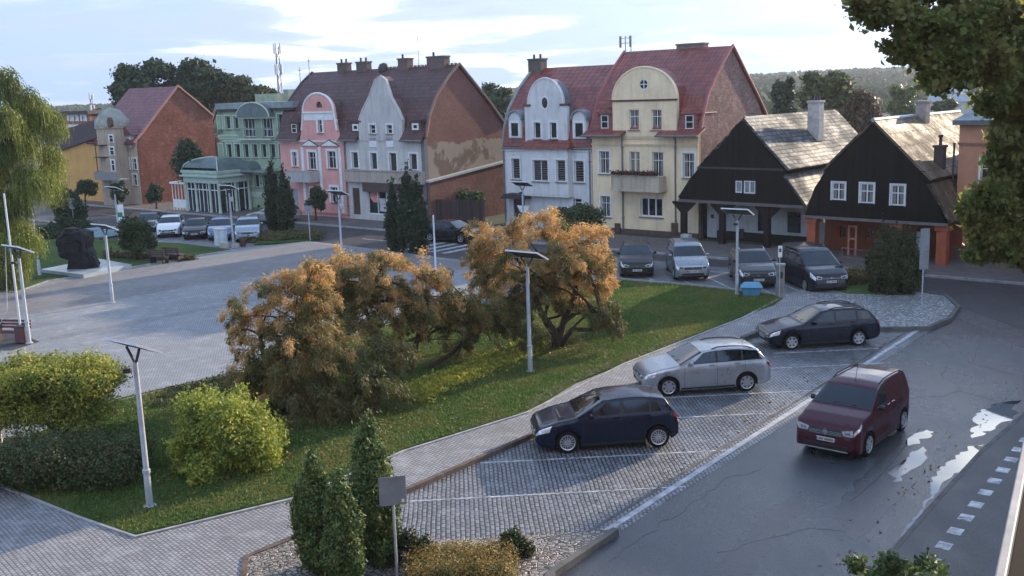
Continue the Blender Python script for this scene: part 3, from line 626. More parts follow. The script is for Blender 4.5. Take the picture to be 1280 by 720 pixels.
for x_,h_ in ((R(741,60,741,80)[0],2.1),(R(748,60,749,80)[0],1.4)): 
    an=MB(); an.tube([(x_,ry,rdz),(x_,ry,rdz+h_)],.035,6)
    if h_>2: 
        for dz in (1.6,1.95): an.tube([(x_-.45,ry,rdz+dz),(x_+.45,ry,rdz+dz)],.02,5)
        an.box(x_-.5,x_-.36,ry-.05,ry+.05,rdz+1.3,rdz+2.1).box(x_+.36,x_+.5,ry-.05,ry+.05,rdz+1.3,rdz+2.1)
    an.build('antenna',m_pipe,wh.root)
pipe(wh,.08,0,.3,eave-.1); pipe(wh,W-.12,0,.3,eave-.1)

# ---- tenement: pink house + pale house with the brick gable
pk=House('pink_house','salmon pink house with white bell-shaped gable, triangular pediments and small balcony','house',G(356,268),-40); R=lambda *a:pk.rect(*a)
pm=plaster((.68,.33,.29),.22,(.28,.14,.12)); trt=tiles((.085,.035,.032),.28,.34,.6,.5)
PW=pk.loc(434.5,220)[0]; eave=pk.loc(395,174)[1]; TW=pk.loc(532,230)[0]
ap=pk.side(571.5,82.5,TW); bk=pk.side(630,158,TW)
tp=[(.14,eave+.0),(.65,eave+1.7),(1.5,eave+3.1),(3.0,eave+4.6),(ap[0]+.1,ap[1])]+[(6.1,10.55),(7.9,8.95),(9.75,7.1)]
mid=[R(366,190,371.5,208),R(386,190,395,212),R(410,189,420,210.5)]; low=[R(365.5,236,373,264),R(389,236,397,258),R(414,234,422.5,253)]
front(pk,'front_wall',rp(0,-.1,PW,eave),mid+low[1:]+[low[0]],pm)
for r in mid+low[1:]: window(pk,r,sur=m_white,sw=.2)
MB().box(low[0][0],low[0][2],.1,.17,-.1,low[0][3]).build('door',plain((.25,.27,.29),.5),pk.root)
band(pk,-.05,PW,eave-.25,mat=m_white,hh=.1); band(pk,0,PW,.35,mat=pm,hh=.1,name='plinth')
for a_,b_ in ((378,398),(402,424)):
    xa=pk.loc(a_,180)[0]; xb=pk.loc(b_,180)[0]; z0=pk.loc(390,182)[1]; z1=pk.loc(390,175.5)[1]
    MB().prism([(xa,z0),(xb,z0),((xa+xb)/2,z1)],-.16,.0,'y').build('pediment',m_white,pk.root); rim(pk,[(xa-.05,z0),((xa+xb)/2,z1+.05),(xb+.05,z0)],-.12,.05,m_wood,name='pediment_coping')
for a_,b_ in ((377.5,380.5),(399,402),(424,427)):
    xa=pk.loc(a_,200)[0]; xb=pk.loc(b_,200)[0]; MB().box(xa,xb,-.07,.01,.5,pk.loc(390,184)[1]).build('pilaster',m_white,pk.root)
xa,za,xb,zc=R(370,213,400,226); b_=MB().box(xa,xb,-1.1,0,za-.02,za+.14).box(xa,xb,-1.1,-1.02,za+.14,zc).box(xa,xa+.08,-1.02,0,za+.14,zc).box(xb-.08,xb,-1.02,0,za+.14,zc).box(xa-.03,xb+.03,-1.14,-.98,zc,zc+.06).build('balcony',plaster((.42,.41,.38),.4),pk.root)
gw=lambda x,y: pk.loc(x,y)
out=[gw(376,172.5),gw(426,172.5)]; out=[(out[0][0],eave-.1),(out[1][0],eave-.1),(out[1][0],eave+.1)]
out+=[gw(421.5,163),gw(419.5,152),gw(417.5,140)]; aL=gw(379,140); aR=gw(417.5,140); aT=gw(399,116.5)
out+=arc((aL[0]+aR[0])/2,aL[1],(aR[0]-aL[0])/2,aT[1]-aL[1],0,180,18)[1:-1]+[aL,gw(378.5,152),gw(377.5,163),(gw(375.5,170)[0],eave+.1)]
uw=R(398.5,149,403.5,166); hc=gw(399.5,134.5)
front(pk,'bell_gable',out,[uw],pm,-.06,.3,[arc(hc[0],hc[1],.42,.5,0,180,10)])
window(pk,uw,-.06,cols=1,tr=.6,sur=m_white,sw=.22); hm=MB().prism(arc(hc[0],hc[1],.42,.5,0,180,10),.12,.16,'y').build('half_round_window',m_glass2,pk.root)
rim(pk,out[3:-1],-.03,.1,m_white); MB().box(aL[0],aR[0],-.16,0,aL[1]-.12,aL[1]+.02).build('cornice',m_white,pk.root); MB().box(aL[0]+.1,aR[0]-.1,-.08,0,aL[1]-.7,aL[1]-.12).build('frieze',m_white,pk.root)
for q in (aL,aR): MB().lathe([(0,-.2),(.24,-.2),(.27,0),(0,0)],14,M=Matrix.Translation((q[0],-.05,aL[1]-.85))@Matrix.Rotation(rad(90),4,'X')).build('scroll',m_white,pk.root)
MB().prism([(p[0]*.98+.02*uw[0],p[1]-.05) for p in out],.24,1.0,'y').build('gable_roof',trt,pk.root)
roof(pk,tp,-.15,PW,trt); verge(pk,tp,-.15,.12,m_dark)
ins=[(.02,0)]+[(max(p[0],.02),p[1]-.05) for p in tp]+[(tp[-1][0],0)]
sidewall(pk,'side_wall',ins,0,m_redbrick_d,sgn=1); 
for xa,xb in ((-.1,out[0][0]-.05),(out[1][0]+.05,PW)): MB().prism([(-.4,eave-.02),(.25,eave+.75),(.25,eave+.5),(-.4,eave-.14)],xa,xb,'x').build('skirt_roof',trt,pk.root); gutter(pk,xa,xb,-.45,eave-.08)
q=R(364.5,155,370.5,166); d=MB().box(q[0]-.25,q[2]+.25,.05,1.6,q[1]-.1,q[3]+.15).build('dormer',trt,pk.root); window(pk,q,0,cols=1,tr=.5,par=d,sill=False,dep=.0)
MB().prism([(q[0]-.4,q[3]+.12),(q[2]+.4,q[3]+.12),((q[0]+q[2])/2,q[3]+.7)],-.1,1.7,'y').build('dormer_roof',trt,d)
for px_,w_ in ((428.5,.6),(453,.65)): 
    xx=pk.loc(px_,90,ap[0])[0]
    if xx<PW: chimney(pk,xx,ap[0]+.2,ap[1]-.4,ap[1]+.7,w_,.3,plain((.12,.09,.08),.85))
pipe(pk,PW-.1,0,.3,eave)
for px_,h_ in ((400,2.4),(388,1.6)): xx=pk.loc(px_,92,ap[0])[0]; MB().tube([(xx,ap[0]-1.2,ap[1]-1.2),(xx,ap[0]-1.2,ap[1]+h_-1.0)],.03,5).box(xx-.25,xx+.25,ap[0]-1.22,ap[0]-1.18,ap[1]+h_-1.3,ap[1]+h_-1.26).build('antenna',m_pipe,pk.root)
# pale house
pl=House('pale_house','tall cream-grey house with ground floor shop and patched bare brick side gable','house',pk.o+pk.u*(PW+.02),-40); R=lambda *a:pl.rect(*a)
W=TW-PW-.02; wm2=plaster((.52,.49,.46),.4,(.18,.15,.13))
mid=[R(440,190,448,210.5),R(463.5,191,471.5,212),R(487,191,496,215),R(512.5,192,521.5,212.5)]; low=[R(441,235,450,268),R(460.5,240,483,268)]
front(pl,'front_wall',rp(0,-.1,W,eave),mid+low,wm2)
for r in mid: window(pl,r,sur=m_white,cols=1,tr=0,pane=m_glass2)
dr=MB().box(low[0][0],low[0][2],.1,.18,-.1,low[0][3]).build('door',m_wood,pl.root); MB().box(low[0][0]+.12,low[0][2]-.12,.07,.1,.9,low[0][3]-.3).build('door_panel',plain((.06,.03,.02),.6),dr)
shp=MB(); r=low[1]; shp.box(r[0],r[2],.1,.14,r[1],r[3]); sh=shp.build('shop_window',m_glass,pl.root)
fr=MB()
for c in (r[0],(r[0]+r[2])/2,r[2]-.06): fr.box(c,c+.06,.04,.12,r[1],r[3])
fr.box(r[0],r[2],.03,.11,r[1],r[1]+.08); fr.build('window_frame',m_white,sh)
MB().lathe([(0,0),(.55,0),(.55,.03),(0,.03)],20,M=Matrix.Translation((r[0]+.75,.09,r[1]+1.5))@Matrix.Rotation(rad(90),4,'X')).build('poster',plain((.55,.22,.2),.6,0,.4,2.0),sh)
MB().box((r[0]+r[2])/2+.2,r[2]-.15,.06,.09,r[1]+.25,r[3]-.5).build('poster',plain((.45,.46,.48),.6,0,.5,2.5),sh)
xa,za,xb,zc=R(437,214,531,226.5); MB().box(0,W,-.35,.0,za,zc).box(0,W,-.42,.0,zc,zc+.07).box(0,W,-.42,0,za-.12,za).build('stone_band',plaster((.40,.33,.28),.5),pl.root)
MB().box(low[1][0]-.2,W-.3,-.38,0,low[1][3]+.03,za-.14).build('shop_fascia',plain((.07,.04,.035),.6),pl.root)
roof(pl,tp,0,W+.15,trt); verge(pl,tp,W+.15,.12,plain((.20,.13,.11),.8)); 
gp=lambda x,y: pl.loc(x,y)
out=[(gp(449,172)[0],eave-.1),(gp(503,172)[0],eave-.1),gp(503,150),gp(498,138),gp(489,122),gp(482,100),gp(476,95),gp(469,100),gp(462,120),gp(453,138),gp(449,150)]
uw=[R(463,156,470,167),R(484,156,491,167)]
front(pl,'front_gable',out,uw,wm2,-.05,.3); rim(pl,out[2:],-.0,.1,wm2)
for xa,xb in ((0,out[0][0]-.05),(out[1][0]+.05,W+.1)): MB().prism([(-.4,eave-.02),(.25,eave+.75),(.25,eave+.5),(-.4,eave-.14)],xa,xb,'x').build('skirt_roof',trt,pl.root); gutter(pl,xa,xb,-.45,eave-.08)
for r in uw: window(pl,r,-.05,cols=1,tr=.5,sur=m_white)
for r in (R(463,172,470,184),R(484,172,491,184)): MB().box(r[0]-.1,r[2]+.1,-.05,0,max(r[1],mid[0][3]+.15),r[3]).build('wall_panel',m_white,pl.root)
MB().prism([(p[0]*.985+.015*gp(476,120)[0],p[1]-.05) for p in out],.24,1.0,'y').build('gable_roof',trt,pl.root)
for q in (R(440.5,155,448,163.5),R(515,154,523,162.5)):
    d=MB().box(q[0]-.25,q[2]+.25,.05,1.8,q[1]-.2,q[3]+.15).build('dormer',trt,pl.root); window(pl,q,0,cols=1,tr=0,par=d,sill=False,dep=.0,fw=.14); MB().box(q[0]-.4,q[2]+.4,-.1,1.9,q[3]+.14,q[3]+.26).build('dormer_roof',trt,d)
# brick gable with fallen plaster
n=NT('patched brickwork'); v_,s_=wallvec(n); b=n.new('ShaderNodeTexBrick'); b.inputs['Scale'].default_value=1; b.inputs['Brick Width'].default_value=.26; b.inputs['Row Height'].default_value=.085; b.inputs['Mortar Size'].default_value=.008
n.put((.15,.06,.05),b.inputs['Color1']); n.put((.21,.085,.065),b.inputs['Color2']); n.put((.2,.16,.14),b.inputs['Mortar']); n.t.links.new(v_,b.inputs['Vector'])
f=n.noise(.6,7,.7); g_=n.noise(.35,6,.6,dist=.4); col=n.mix(n.math('MULTIPLY',n.ramp(f,[(.42,0.),(.66,1.)]),.6),b.outputs[0],(.13,.06,.05))
zl=n.math('SUBTRACT',n.math('ADD',s_.outputs[2],n.math('MULTIPLY',n.math('SUBTRACT',f,.5),1.5)),6.2)
pm_=n.ramp(n.math('MULTIPLY',zl,1.0),[(-.0,1.),(.02,0.)]); yl=n.ramp(n.math('ADD',s_.outputs[1],n.math('MULTIPLY',f,1.2)),[(.0,0.),(.02,1.)])
patch=n.mix(n.ramp(g_,[(.46,0.),(.5,1.)]),(.15,.11,.08),(.28,.23,.18)); col=n.mix(n.math('MULTIPLY',pm_,.92),col,patch); n.bump(f,.5,.05); m_patch=n.fin(col,.92)
ins=[(.02,0)]+[(max(p[0],.02),p[1]-.05) for p in tp]+[(tp[-1][0],0)]
sidewall(pl,'brick_gable',ins,W,m_patch)
MB().box(W-.32,W+.06,-.01,.35,0,eave).build('corner_pier',plaster((.17,.16,.16),.5),pl.root)
for px_,w_ in ((453,.0),(506,.55),(547,.95)):
    if w_: xx=pl.loc(px_,85,ap[0])[0]; chimney(pl,xx,ap[0]+.1,ap[1]-.4,ap[1]+.75,w_,.35,plain((.14,.10,.09),.85),pots=1)
xx=pl.loc(523,70,ap[0])[0]; MB().tube([(xx,ap[0],ap[1]-.2),(xx,ap[0],ap[1]+2.6)],.025,5).build('antenna',m_pipe,pl.root)
for px_ in (480,): xx=pl.loc(px_,88,ap[0])[0]; MB().lathe([(.5,0),(.5,.3),(.35,.6),(0,.72)],12,M=Matrix.Translation((xx,ap[0],ap[1]-.1))).build('roof_cowl',m_dark,pl.root)
ri=MB()
for i in range(22): xx=i*W/22+.2; ri.box(xx,xx+.16,ap[0]-.1,ap[0]+.1,ap[1]+.1,ap[1]+.25)
ri.build('ridge_tile',trt,pl.root)
# lean-to yard wall and gate against the gable
yw=House('yard_wall','brick yard wall with slanted pale coping below the patched gable','wall',pl.o+pl.u*(W+.1),50)
LW=cs.loc(630,250)[0]; L_=abs((wh.o-yw.o).dot(yw.u)); 
zA=3.35; zB=4.3
yl_=bk[0]+.1
MB().prism([(0,0),(yl_,0),(yl_,zB),(0,zA)],-.35,-.05,'y').build('brick_panel',m_redbrick_d,yw.root)
MB().prism([(-.1,zA),(yl_+.1,zB),(yl_+.1,zB+.16),(-.1,zA+.16)],-.5,.0,'y').build('coping',plain((.36,.36,.35),.8),yw.root)
gf=House('yard_gate','dark brown board gate and fence between the pale and white houses','gate',pl.o+pl.u*(W+.25)+pl.v*.6,-40)
gl=(wh.o-gf.o).dot(gf.u)-.1
gm=boards((.055,.035,.032),.14)
MB().box(0,gl*.5-.03,0,.06,.05,2.0).build('board_panel',gm,gf.root); MB().box(gl*.5+.03,gl,0,.06,.05,2.05).build('board_panel',gm,gf.root)
for k in (0,.5,1): MB().box(gl*k-.08,gl*k+.08,-.06,.0,0,2.15).build('post',m_dark,gf.root)
# ---- green building with entrance pavilion
gr=House('green_building','sage green three-storey building with flat roof and domed glass entrance pavilion','building',G(271.5,262)+Vector((math.sin(rad(40)),math.cos(rad(40)),0))*1.2,-40); R=lambda *a:gr.rect(*a)
gm_=plaster((.29,.37,.25),.2,(.13,.15,.10)); WL=gr.loc(353,200)[0]; gtr=plain((.42,.48,.38),.7,0,.15,3.0)
W=gr.loc(372,200)[0]; top=gr.loc(300,139)[1]
r3=[R(*q) for q in ((272.3,145,277.7,161.5),(281.8,145,288.2,161.3),(292.5,145,298.3,161),(347.3,142.5,354.5,160.5),(359,142.5,365,160.5))]
big=[R(305,144,318.8,171),R(328.3,144,341,171)]
r2=[R(a,180,b,197) for a,b in ((273.9,279),(283.7,289.7),(294,300.4),(304.8,311),(315.8,322),(327,333.2),(337.7,344.4),(349.2,356))]
r1=[R(a,218,b,234) for a,b in ((309.2,313.6),(318.2,324),(328.6,335),(351,355))]
front(gr,'front_wall',rp(0,-.1,W,top),r3+big+r2+r1,gm_)
for r in r3+r2+r1: window(gr,r,cols=1,tr=0,sur=gtr,frame=gtr,fw=.05,sw=.12)
for r in big: window(gr,r,cols=3,tr=.35,sur=gtr,fw=.06,dep=.1)
for a_,b_,c_,d_ in ((273.5,168.5,298.5,174),(347,166,357,173.5)): q=R(a_,b_,c_,d_); MB().box(q[0],q[2],-.05,.0,q[1],q[3]).build('wall_panel',gtr,gr.root); MB().box(q[0]+.08,q[2]-.08,-.06,.0,q[1]+.08,q[3]-.08).build('wall_panel',gm_,gr.root)
z_=gr.loc(320,176.5)[1]; MB().box(0,W,-.08,0,z_-.05,z_+.05).build('string_course',gtr,gr.root)
q=R(302,172,344,173.5); MB().box(q[0],q[2],-.5,0,q[1]-.1,q[1]+.05).build('ledge',gtr,gr.root)
bs=MB(); 
for k in range(17): x_=q[0]+(q[2]-q[0])*k/16; bs.box(x_-.015,x_+.015,-.46,-.43,q[1],q[1]+.95)
bs.box(q[0],q[2],-.47,-.42,q[1]+.95,q[1]+1.0).build('balcony_railing',m_zinc,gr.root)
MB().box(-.2,W+.2,-.25,10,top,top+.22).build('roof_edge',m_dark,gr.root)
MB().prism([(-.3,top+.22),(10.2,top+.62),(10.2,top+.8),(-.3,top+.75)],-.25,W+.25,'x').build('roof',m_zinc,gr.root)
MB().box(-.0,.3,0,10,0,top).box(W-.3,W,0,10,0,top).box(0,W,9.7,10,0,top).build('side_wall',gm_,gr.root)
bx0,bz,bx1,bt=gr.rect(303,142,343,131); bz=top-.55; c=(bx0+bx1)/2; hw=(bx1-bx0)/2
MB().prism(arc(c,bz,hw,1.25,0,180,16),-.7,2.5,'y').build('barrel_roof',m_copper,gr.root); rim(gr,arc(c,bz,hw+.05,1.3,0,180,16),-.7,.07,gtr)
MB().box(bx0,bx1,-.6,.0,bz-.12,bz).build('ledge',gtr,gr.root)
cx0=gr.loc(324,122,5)[0]; cx1=gr.loc(352,122,5)[0]; MB().box(cx0,cx1,4.5,7.5,top,gr.loc(330,117.5,5)[1]).build('roof_cabin',plain((.30,.34,.24),.8),gr.root)
MB().box(cx1+.3,cx1+1.0,5,6,top,gr.loc(330,113,5)[1]).build('chimney',plain((.25,.28,.22),.8),gr.root)
z_=gr.loc(330,212)[1]; MB().box(gr.loc(268,212)[0],WL,-1.3,0,z_-.15,z_).build('canopy_roof',m_zinc,gr.root)
MB().prism(arc(gr.loc(317,208)[0],z_,1.1,.8,0,180,12),-1.25,0,'y').build('barrel_roof',m_copper,gr.root)
for a_ in (311,322,339): q=R(a_,256,a_+3,261); MB().box(q[0],q[2],-.02,.02,q[1],q[3]).build('cellar_window',m_glass,gr.root)
MB().box(0,WL,-.05,0,-.1,.3).build('plinth',plain((.15,.17,.12),.8),gr.root)
q=R(310,240,337,246); MB().box(q[0],q[2],-.04,0,q[1],q[3]).build('wall_panel',gtr,gr.root)
# entrance pavilion, a part of the building projecting from its front
pc=G(276,268); px0=(G(234.5,263)-gr.o).dot(gr.u); pcx=(pc-gr.o).dot(gr.u); pcy=(pc-gr.o).dot(gr.v); 
pv=empty('entrance_pavilion',(0,0,0)); pv.parent=gr.root
LX=5.1; x1=pcx; x0=x1-LX; y0=pcy; y1=-.02
zc=2.75
pm2=plain((.36,.44,.36),.7,0,.15,2.0)
m=MB(); m.box(x0-.15,x1+.15,y0-.15,y1,zc,zc+.55); m.box(x0-.4,x1+.4,y0-.4,y1,zc+.55,zc+.72); m.box(x0-.3,x1+.3,y0-.3,y1,zc+.9,zc+1.15); m.box(x0-.2,x1+.2,y0-.2,y1,zc+.72,zc+.9); m.build('cornice',pm2,pv,bevel=.02)
m=MB()
for (a,b) in ((x0,y0),(x1,y0),((x0+x1)/2-1.0,y0),((x0+x1)/2+1.2,y0),(x1,y1-.3),(x1,y0*.5),(x0,y1-.3)): MB().lathe([(.17,.1),(.17,.25),(.13,.35),(.13,zc-.15),(.18,zc)],12,cx=a,cy=b).build('column',pm2,pv,smooth=40)
pass
MB().box(x0+.1,x1-.1,y0+.1,y0+.14,.15,zc).box(x1-.14,x1-.1,y0+.15,y1,.15,zc).box(x0+.1,x0+.14,y0+.15,y1,.15,zc).build('glass_wall',m_glass,pv)
m=MB(); 
for k in range(9): a=x0+.1+(x1-x0-.25)*k/8; m.box(a,a+.06,y0+.04,y0+.1,.15,zc)
for k in range(6): b=y0+.1+(y1-y0-.2)*k/5; m.box(x1-.1,x1-.04,b,b+.06,.15,zc)
m.box(x0,x1,y0+.04,y0+.1,2.1,2.18).box(x1-.1,x1-.04,y0,y1,2.1,2.18).build('glazing_bar',m_white,pv)
# cloister dome: curved along both directions
m=MB(); nx,ny=16,16; vs=[];fs=[]; zb=zc+1.15
for j in range(ny+1):
    for i in range(nx+1):
        a=-1+2*i/nx; b=-1+2*j/ny; h_=1.1*math.sqrt(max(0,1-max(abs(a),abs(b)*.98)**2.2)); vs.append(((x0+x1)/2+a*(x1-x0+.5)/2,(y0+y1)/2+b*(y1-y0+.3)/2,zb+h_))
for j in range(ny):
    for i in range(nx): q=j*(nx+1)+i; fs.append((q,q+1,q+nx+2,q+nx+1))
m.add(vs,fs).build('dome_roof',m_copper,pv)
m=MB()
for sx in (-1,1): m.tube([((x0+x1)/2+sx*t*(x1-x0+.5)/2,(y0+y1)/2-t*(y1-y0+.3)/2,zb+1.1*math.sqrt(max(0,1-t**2.2))+.03) for t in np.linspace(.05,1,14)],.06,6)
m.build('hip_ridge',gtr,pv)
MB().box(x0-2.6,x0-.2,y0-.1,y0+1.2,2.55,2.72).build('canopy_roof',m_white,pv)
m=MB(); 
for k in range(5): m.box(x0-2.4+k*.5,x0-2.35+k*.5,y0,y0+.05,.1,2.55)
m.box(x0-2.4,x0-.3,y0+.02,y0+.04,.3,1.1).build('glazed_screen',m_white,pv)
# ---- red-roofed house with domed tower (far left)
th=House('tower_house','old sandy plaster house with domed corner tower, red tile roof and plain brick gable','house',G(178,257),-40); 
W=0.0; ap=th.side(222,109,0); bk=th.side(266.5,147,0); fe=th.side(171,178,0)
LW=9.0; zt=th.loc(150,213)[1]
th.root.location=th.o-th.u*LW; th.o=Vector(th.root.location); W=LW
R=lambda *a:th.rect(*a); eave=fe[1]
sm=plaster((.42,.33,.25),.6,(.14,.10,.07))
tp=[(-.3,6.1),(.77,7.1),(2.47,8.85),(5.2,11.55),(7.2,10.0),(9.1,8.4)]; bk=(9.1,8.4)
wd=[R(157,170+28,162,212),R(166,198,171,212),R(157.5,218,162.5,232),R(166.5,218,171.5,232),R(158,237,163,248)]
front(th,'front_wall',rp(0,-.1,W,eave),wd,sm)
for r in wd: window(th,r,sur=m_white,cols=1,tr=.6)
sidewall(th,'brick_gable',[(.02,-.1)]+[(max(p[0],.02),p[1]-.05) for p in tp]+[(bk[0],-.1)],W,brick((.18,.062,.042),(.26,.095,.065),(.19,.15,.13)))
trt2=tiles((.17,.045,.05),.3,.34,.45,.3)
roof(th,tp,-.1,W+.1,trt2); verge(th,tp,W+.1,.12,plain((.34,.16,.13),.7)); band(th,0,W,eave-.3,mat=sm)
q=R(156,172.5,163,184); d=MB().box(q[0]-.5,q[2]+.5,.0,3.2,q[1]-.4,q[3]+.3).build('dormer',plaster((.36,.38,.36),.4),th.root); window(th,q,-.0,cols=1,tr=0,par=d,sur=m_white,dep=-.01,sill=False)
MB().prism([(q[0]-.8,q[3]+.3),(q[2]+.8,q[3]+.3),((q[0]+q[2])/2,q[3]+1.2)],-.25,4,'y').build('dormer_roof',trt2,d)
tx=th.loc(139,190,-1.0)[0]; tr_=1.55; tz=th.loc(139,160.5,-1)[1]; tt=th.loc(139,135,-1)[1]
tw=MB().lathe([(tr_,-.1),(tr_,tz),(tr_+.15,tz+.02),(tr_+.15,tz+.2)],8,M=Matrix.Translation((tx,-.6,0))@Matrix.Rotation(rad(22.5),4,'Z')).build('tower',sm,th.root)
MB().lathe([(tr_+.12,tz+.2),(tr_+.1,tz+.8),(tr_-.15,tt-.9),(tr_*.62,tt-.3),(.25,tt),(.0,tt+.1)],16,cx=tx,cy=-.6).build('tower_dome',plain((.25,.25,.21),.7,0,.35,1.5),tw,smooth=50)
for a_,b_,c_,d_ in ((136,169,141,178),(137,184,142,194),(139,200,143,214)):
    q=th.rect(a_,b_,c_,d_,-2.1); window(th,q,-2.06,cols=1,tr=.6,sur=m_white,sw=.1,dep=.0,par=tw,sill=False)
q=th.rect(136,150,141,156,-2.0); MB().prism(arc((q[0]+q[2])/2,(q[1]+q[3])/2,.35,.5,0,337,15),-2.2,-1.9,'y').build('round_window',m_wood,tw)
xa,za,xb,zc_=th.rect(121,215,152,225,-2.6); MB().box(xa,xb,-2.9,-1.8,za,za+.15).box(xa,xb,-2.9,-2.8,za+.15,zc_).box(xa,xa+.08,-2.8,-1.8,za+.15,zc_).build('balcony',plain((.23,.22,.21),.8),th.root)
m=MB()
for zz in (182,197): z_=th.loc(124,zz,-2.3)[1]; m.box(xa,xa+1.2,-2.7,-1.6,z_,z_+.08)
m.tube([(xa+.3,-2.6,za),(xa+.3,-2.6,th.loc(124,180,-2.3)[1])],.05,6).build('iron_balcony',m_dark,th.root)
MB().box(0,LW,10.,10.3,0,eave).box(0,.3,.3,10,0,eave).build('back_wall',sm,th.root)
# ---- ochre building left of it
oh=House('ochre_building','plain ochre rendered building with dark mono-pitch roof behind the weeping willow','building',G(88,250),-40); W=oh.loc(122,230)[0]+1.2
za=oh.loc(88,187)[1]; zb=oh.loc(124,172)[1]
wall(oh,'front_wall',[(-6,-.1),(W,-.1),(W,zb),(0,za),(-6,za-1)],[],plaster((.58,.32,.11),.15,(.2,.12,.05)))
MB().prism([(-6.2,za-1),(0,za+.0),(W+.1,zb),(W+.1,zb+.3),(0,za+.3),(-6.2,za-.7)],-.3,.05,'y').prism([(-6.2,za-.7),(0,za+.3),(W+.1,zb+.3),(W+.1,zb+1.9),(-6.2,za+1.2)],.05,6,'y').build('roof',plain((.07,.045,.05),.7),oh.root)
# ---- far brick block
fb_=House('apartment_block','small distant brick apartment block with white window bands and dark roof','apartment block',at(84,235,150),-30); fb_.o.z=0; W=6.2
zt=fb_.loc(98,143)[1]; rects=[]
for y_ in (148,162,176):
    for x_ in (88,94.5,104.5): rects.append(fb_.rect(x_-1.9,y_-3.2,x_+1.9,y_+3.2))
Wb=fb_.loc(113.5,160)[0]; front(fb_,'front_wall',rp(-3,-.1,Wb,zt),rects,brick((.26,.11,.08),(.32,.15,.11)))
for r in rects: window(fb_,r,cols=2,tr=0,sur=m_white,sw=.35,sill=False,fw=.15)
MB().box(-3.3,Wb+.3,-.5,8,zt,zt+.5).build('roof',m_dark,fb_.root); MB().box(Wb-.3,Wb,.3,8,0,zt).build('side_wall',m_redbrick_d,fb_.root)
# ---- timber arcaded houses
def arcbody(h,out,W,name,mat,y=0.0,thick=.3,rects=()): return front(h,name,out,list(rects),mat,y,thick)
tb=boards((.009,.0075,.007),.2,.85,spec=.08); post_d=plain((.016,.012,.011),.8,0,.3,4.0,0,.15)
shg=NT('weathered wood shingles'); s_=shg.new('ShaderNodeSeparateXYZ'); shg.t.links.new(shg.tc.outputs['Object'],s_.inputs[0])
def shingles(c,c2,row,cw,swap=False):
    n=NT('roof panels'); s=n.new('ShaderNodeSeparateXYZ'); n.t.links.new(n.tc.outputs['Object'],s.inputs[0]); cv=n.new('ShaderNodeCombineXYZ')
    n.put(n.math('ADD',s.outputs[1],n.math('MULTIPLY',n.noise(1.5,3,.5),.16)),cv.inputs[1 if swap else 0]); n.put(n.math('ADD',s.outputs[2],n.math('MULTIPLY',n.noise(.9,4,.6),.16)),cv.inputs[0 if swap else 1])
    b=n.new('ShaderNodeTexBrick'); b.inputs['Scale'].default_value=1; b.inputs['Brick Width'].default_value=cw; b.inputs['Row Height'].default_value=row; b.inputs['Mortar Size'].default_value=.035; b.inputs['Mortar Smooth'].default_value=.6
    b.inputs['Bias'].default_value=-.35; n.put(c,b.inputs['Color1']); n.put(c2,b.inputs['Color2']); n.put(sc(c,.25),b.inputs['Mortar']); n.t.links.new(cv.outputs[0],b.inputs['Vector'])
    f=n.noise(.6,6,.7); g=n.noise(5,5,.7); col=n.mix(n.math('MULTIPLY',n.ramp(f,[(.42,0.),(.6,1.)]),.55),b.outputs[0],sc(c,.35)); col=n.mix(n.math('MULTIPLY',n.ramp(g,[(.5,0.),(.6,1.)]),.75),col,sc(c2,.25))
    hh=n.math('ADD',b.outputs[1],n.math('MULTIPLY',g,-.4)); n.bump(hh,.9,-.05); return n.fin(col,n.ramp(f,[(.4,.6),(.6,.85)]),spec=.25)
sh1=shingles((.07,.068,.072),(.34,.33,.33),.21,.26); sh2=shingles((.12,.08,.05),(.36,.27,.18),.30,1.3,True)
def timber(h,W,z0,apx,side_d,steps_l,steps_r,shm,rects,posts,postm,backm,holes_b):
    # gable outline: left steps, apex, right steps
    out=[(steps_l[0][0],z0),(steps_r[-1][0],z0)]+steps_r[::-1]+[apx]+steps_l[::-1]
    front(h,'timber_gable',out,rects,tb,0.,.25)
    D=side_d
    def slab(pts,name):
        n_=len(pts); P=[Vector(p) for p in pts]; off=[]
        for i in range(n_):
            d=(P[min(i+1,n_-1)]-P[max(i-1,0)]).normalized(); off.append(P[i]+Vector((-d.y,d.x))*.16)
        MB().prism([tuple(p) for p in P]+[tuple(p) for p in off[::-1]],-.22,D,'y').build(name,shm,h.root)
    return slab
t1=House('timber_house','black boarded timber gable house with dark posts and grey shingle roof beside the cream house','timber house',G(853,303),-43)
L1=lambda x,y,d=0: t1.loc(x,y,d)
z0=L1(905,252)[1]; z0=max(2.6,z0)
lf=[L1(849,254),L1(853,238),L1(863,222),L1(872.5,212.5),L1(880,200),L1(889,192),L1(899,184),L1(903,177),L1(910,171),L1(914,163),L1(920,156)]
apx=L1(929,150)
rt=[L1(938,158),L1(943,166),L1(952,178),L1(958,188),L1(981,213),L1(981.2,219),L1(1003,255)]
W1=L1(1004,255)[0]; lf[0]=(lf[0][0],z0+.02); rt[-1]=(W1,z0+.02)
rects=[t1.rect(919,226,927.5,241),t1.rect(929.5,226,944,242)]
sl=timber(t1,W1,z0,apx,13,lf,rt,sh1,rects,None,None,None,None)
for i,r in enumerate(rects): window(t1,r,cols=1+i,tr=0,pane=plain((.20,.20,.21),.3,0,.3,3.0),sill=False,fw=.07,dep=.05)
D1=12.5
main_r=[(apx[0]-.02,apx[1]+.02),(rt[3][0]+.1,rt[3][1]+.12),(rt[4][0]+.25,rt[4][1]-.02)]
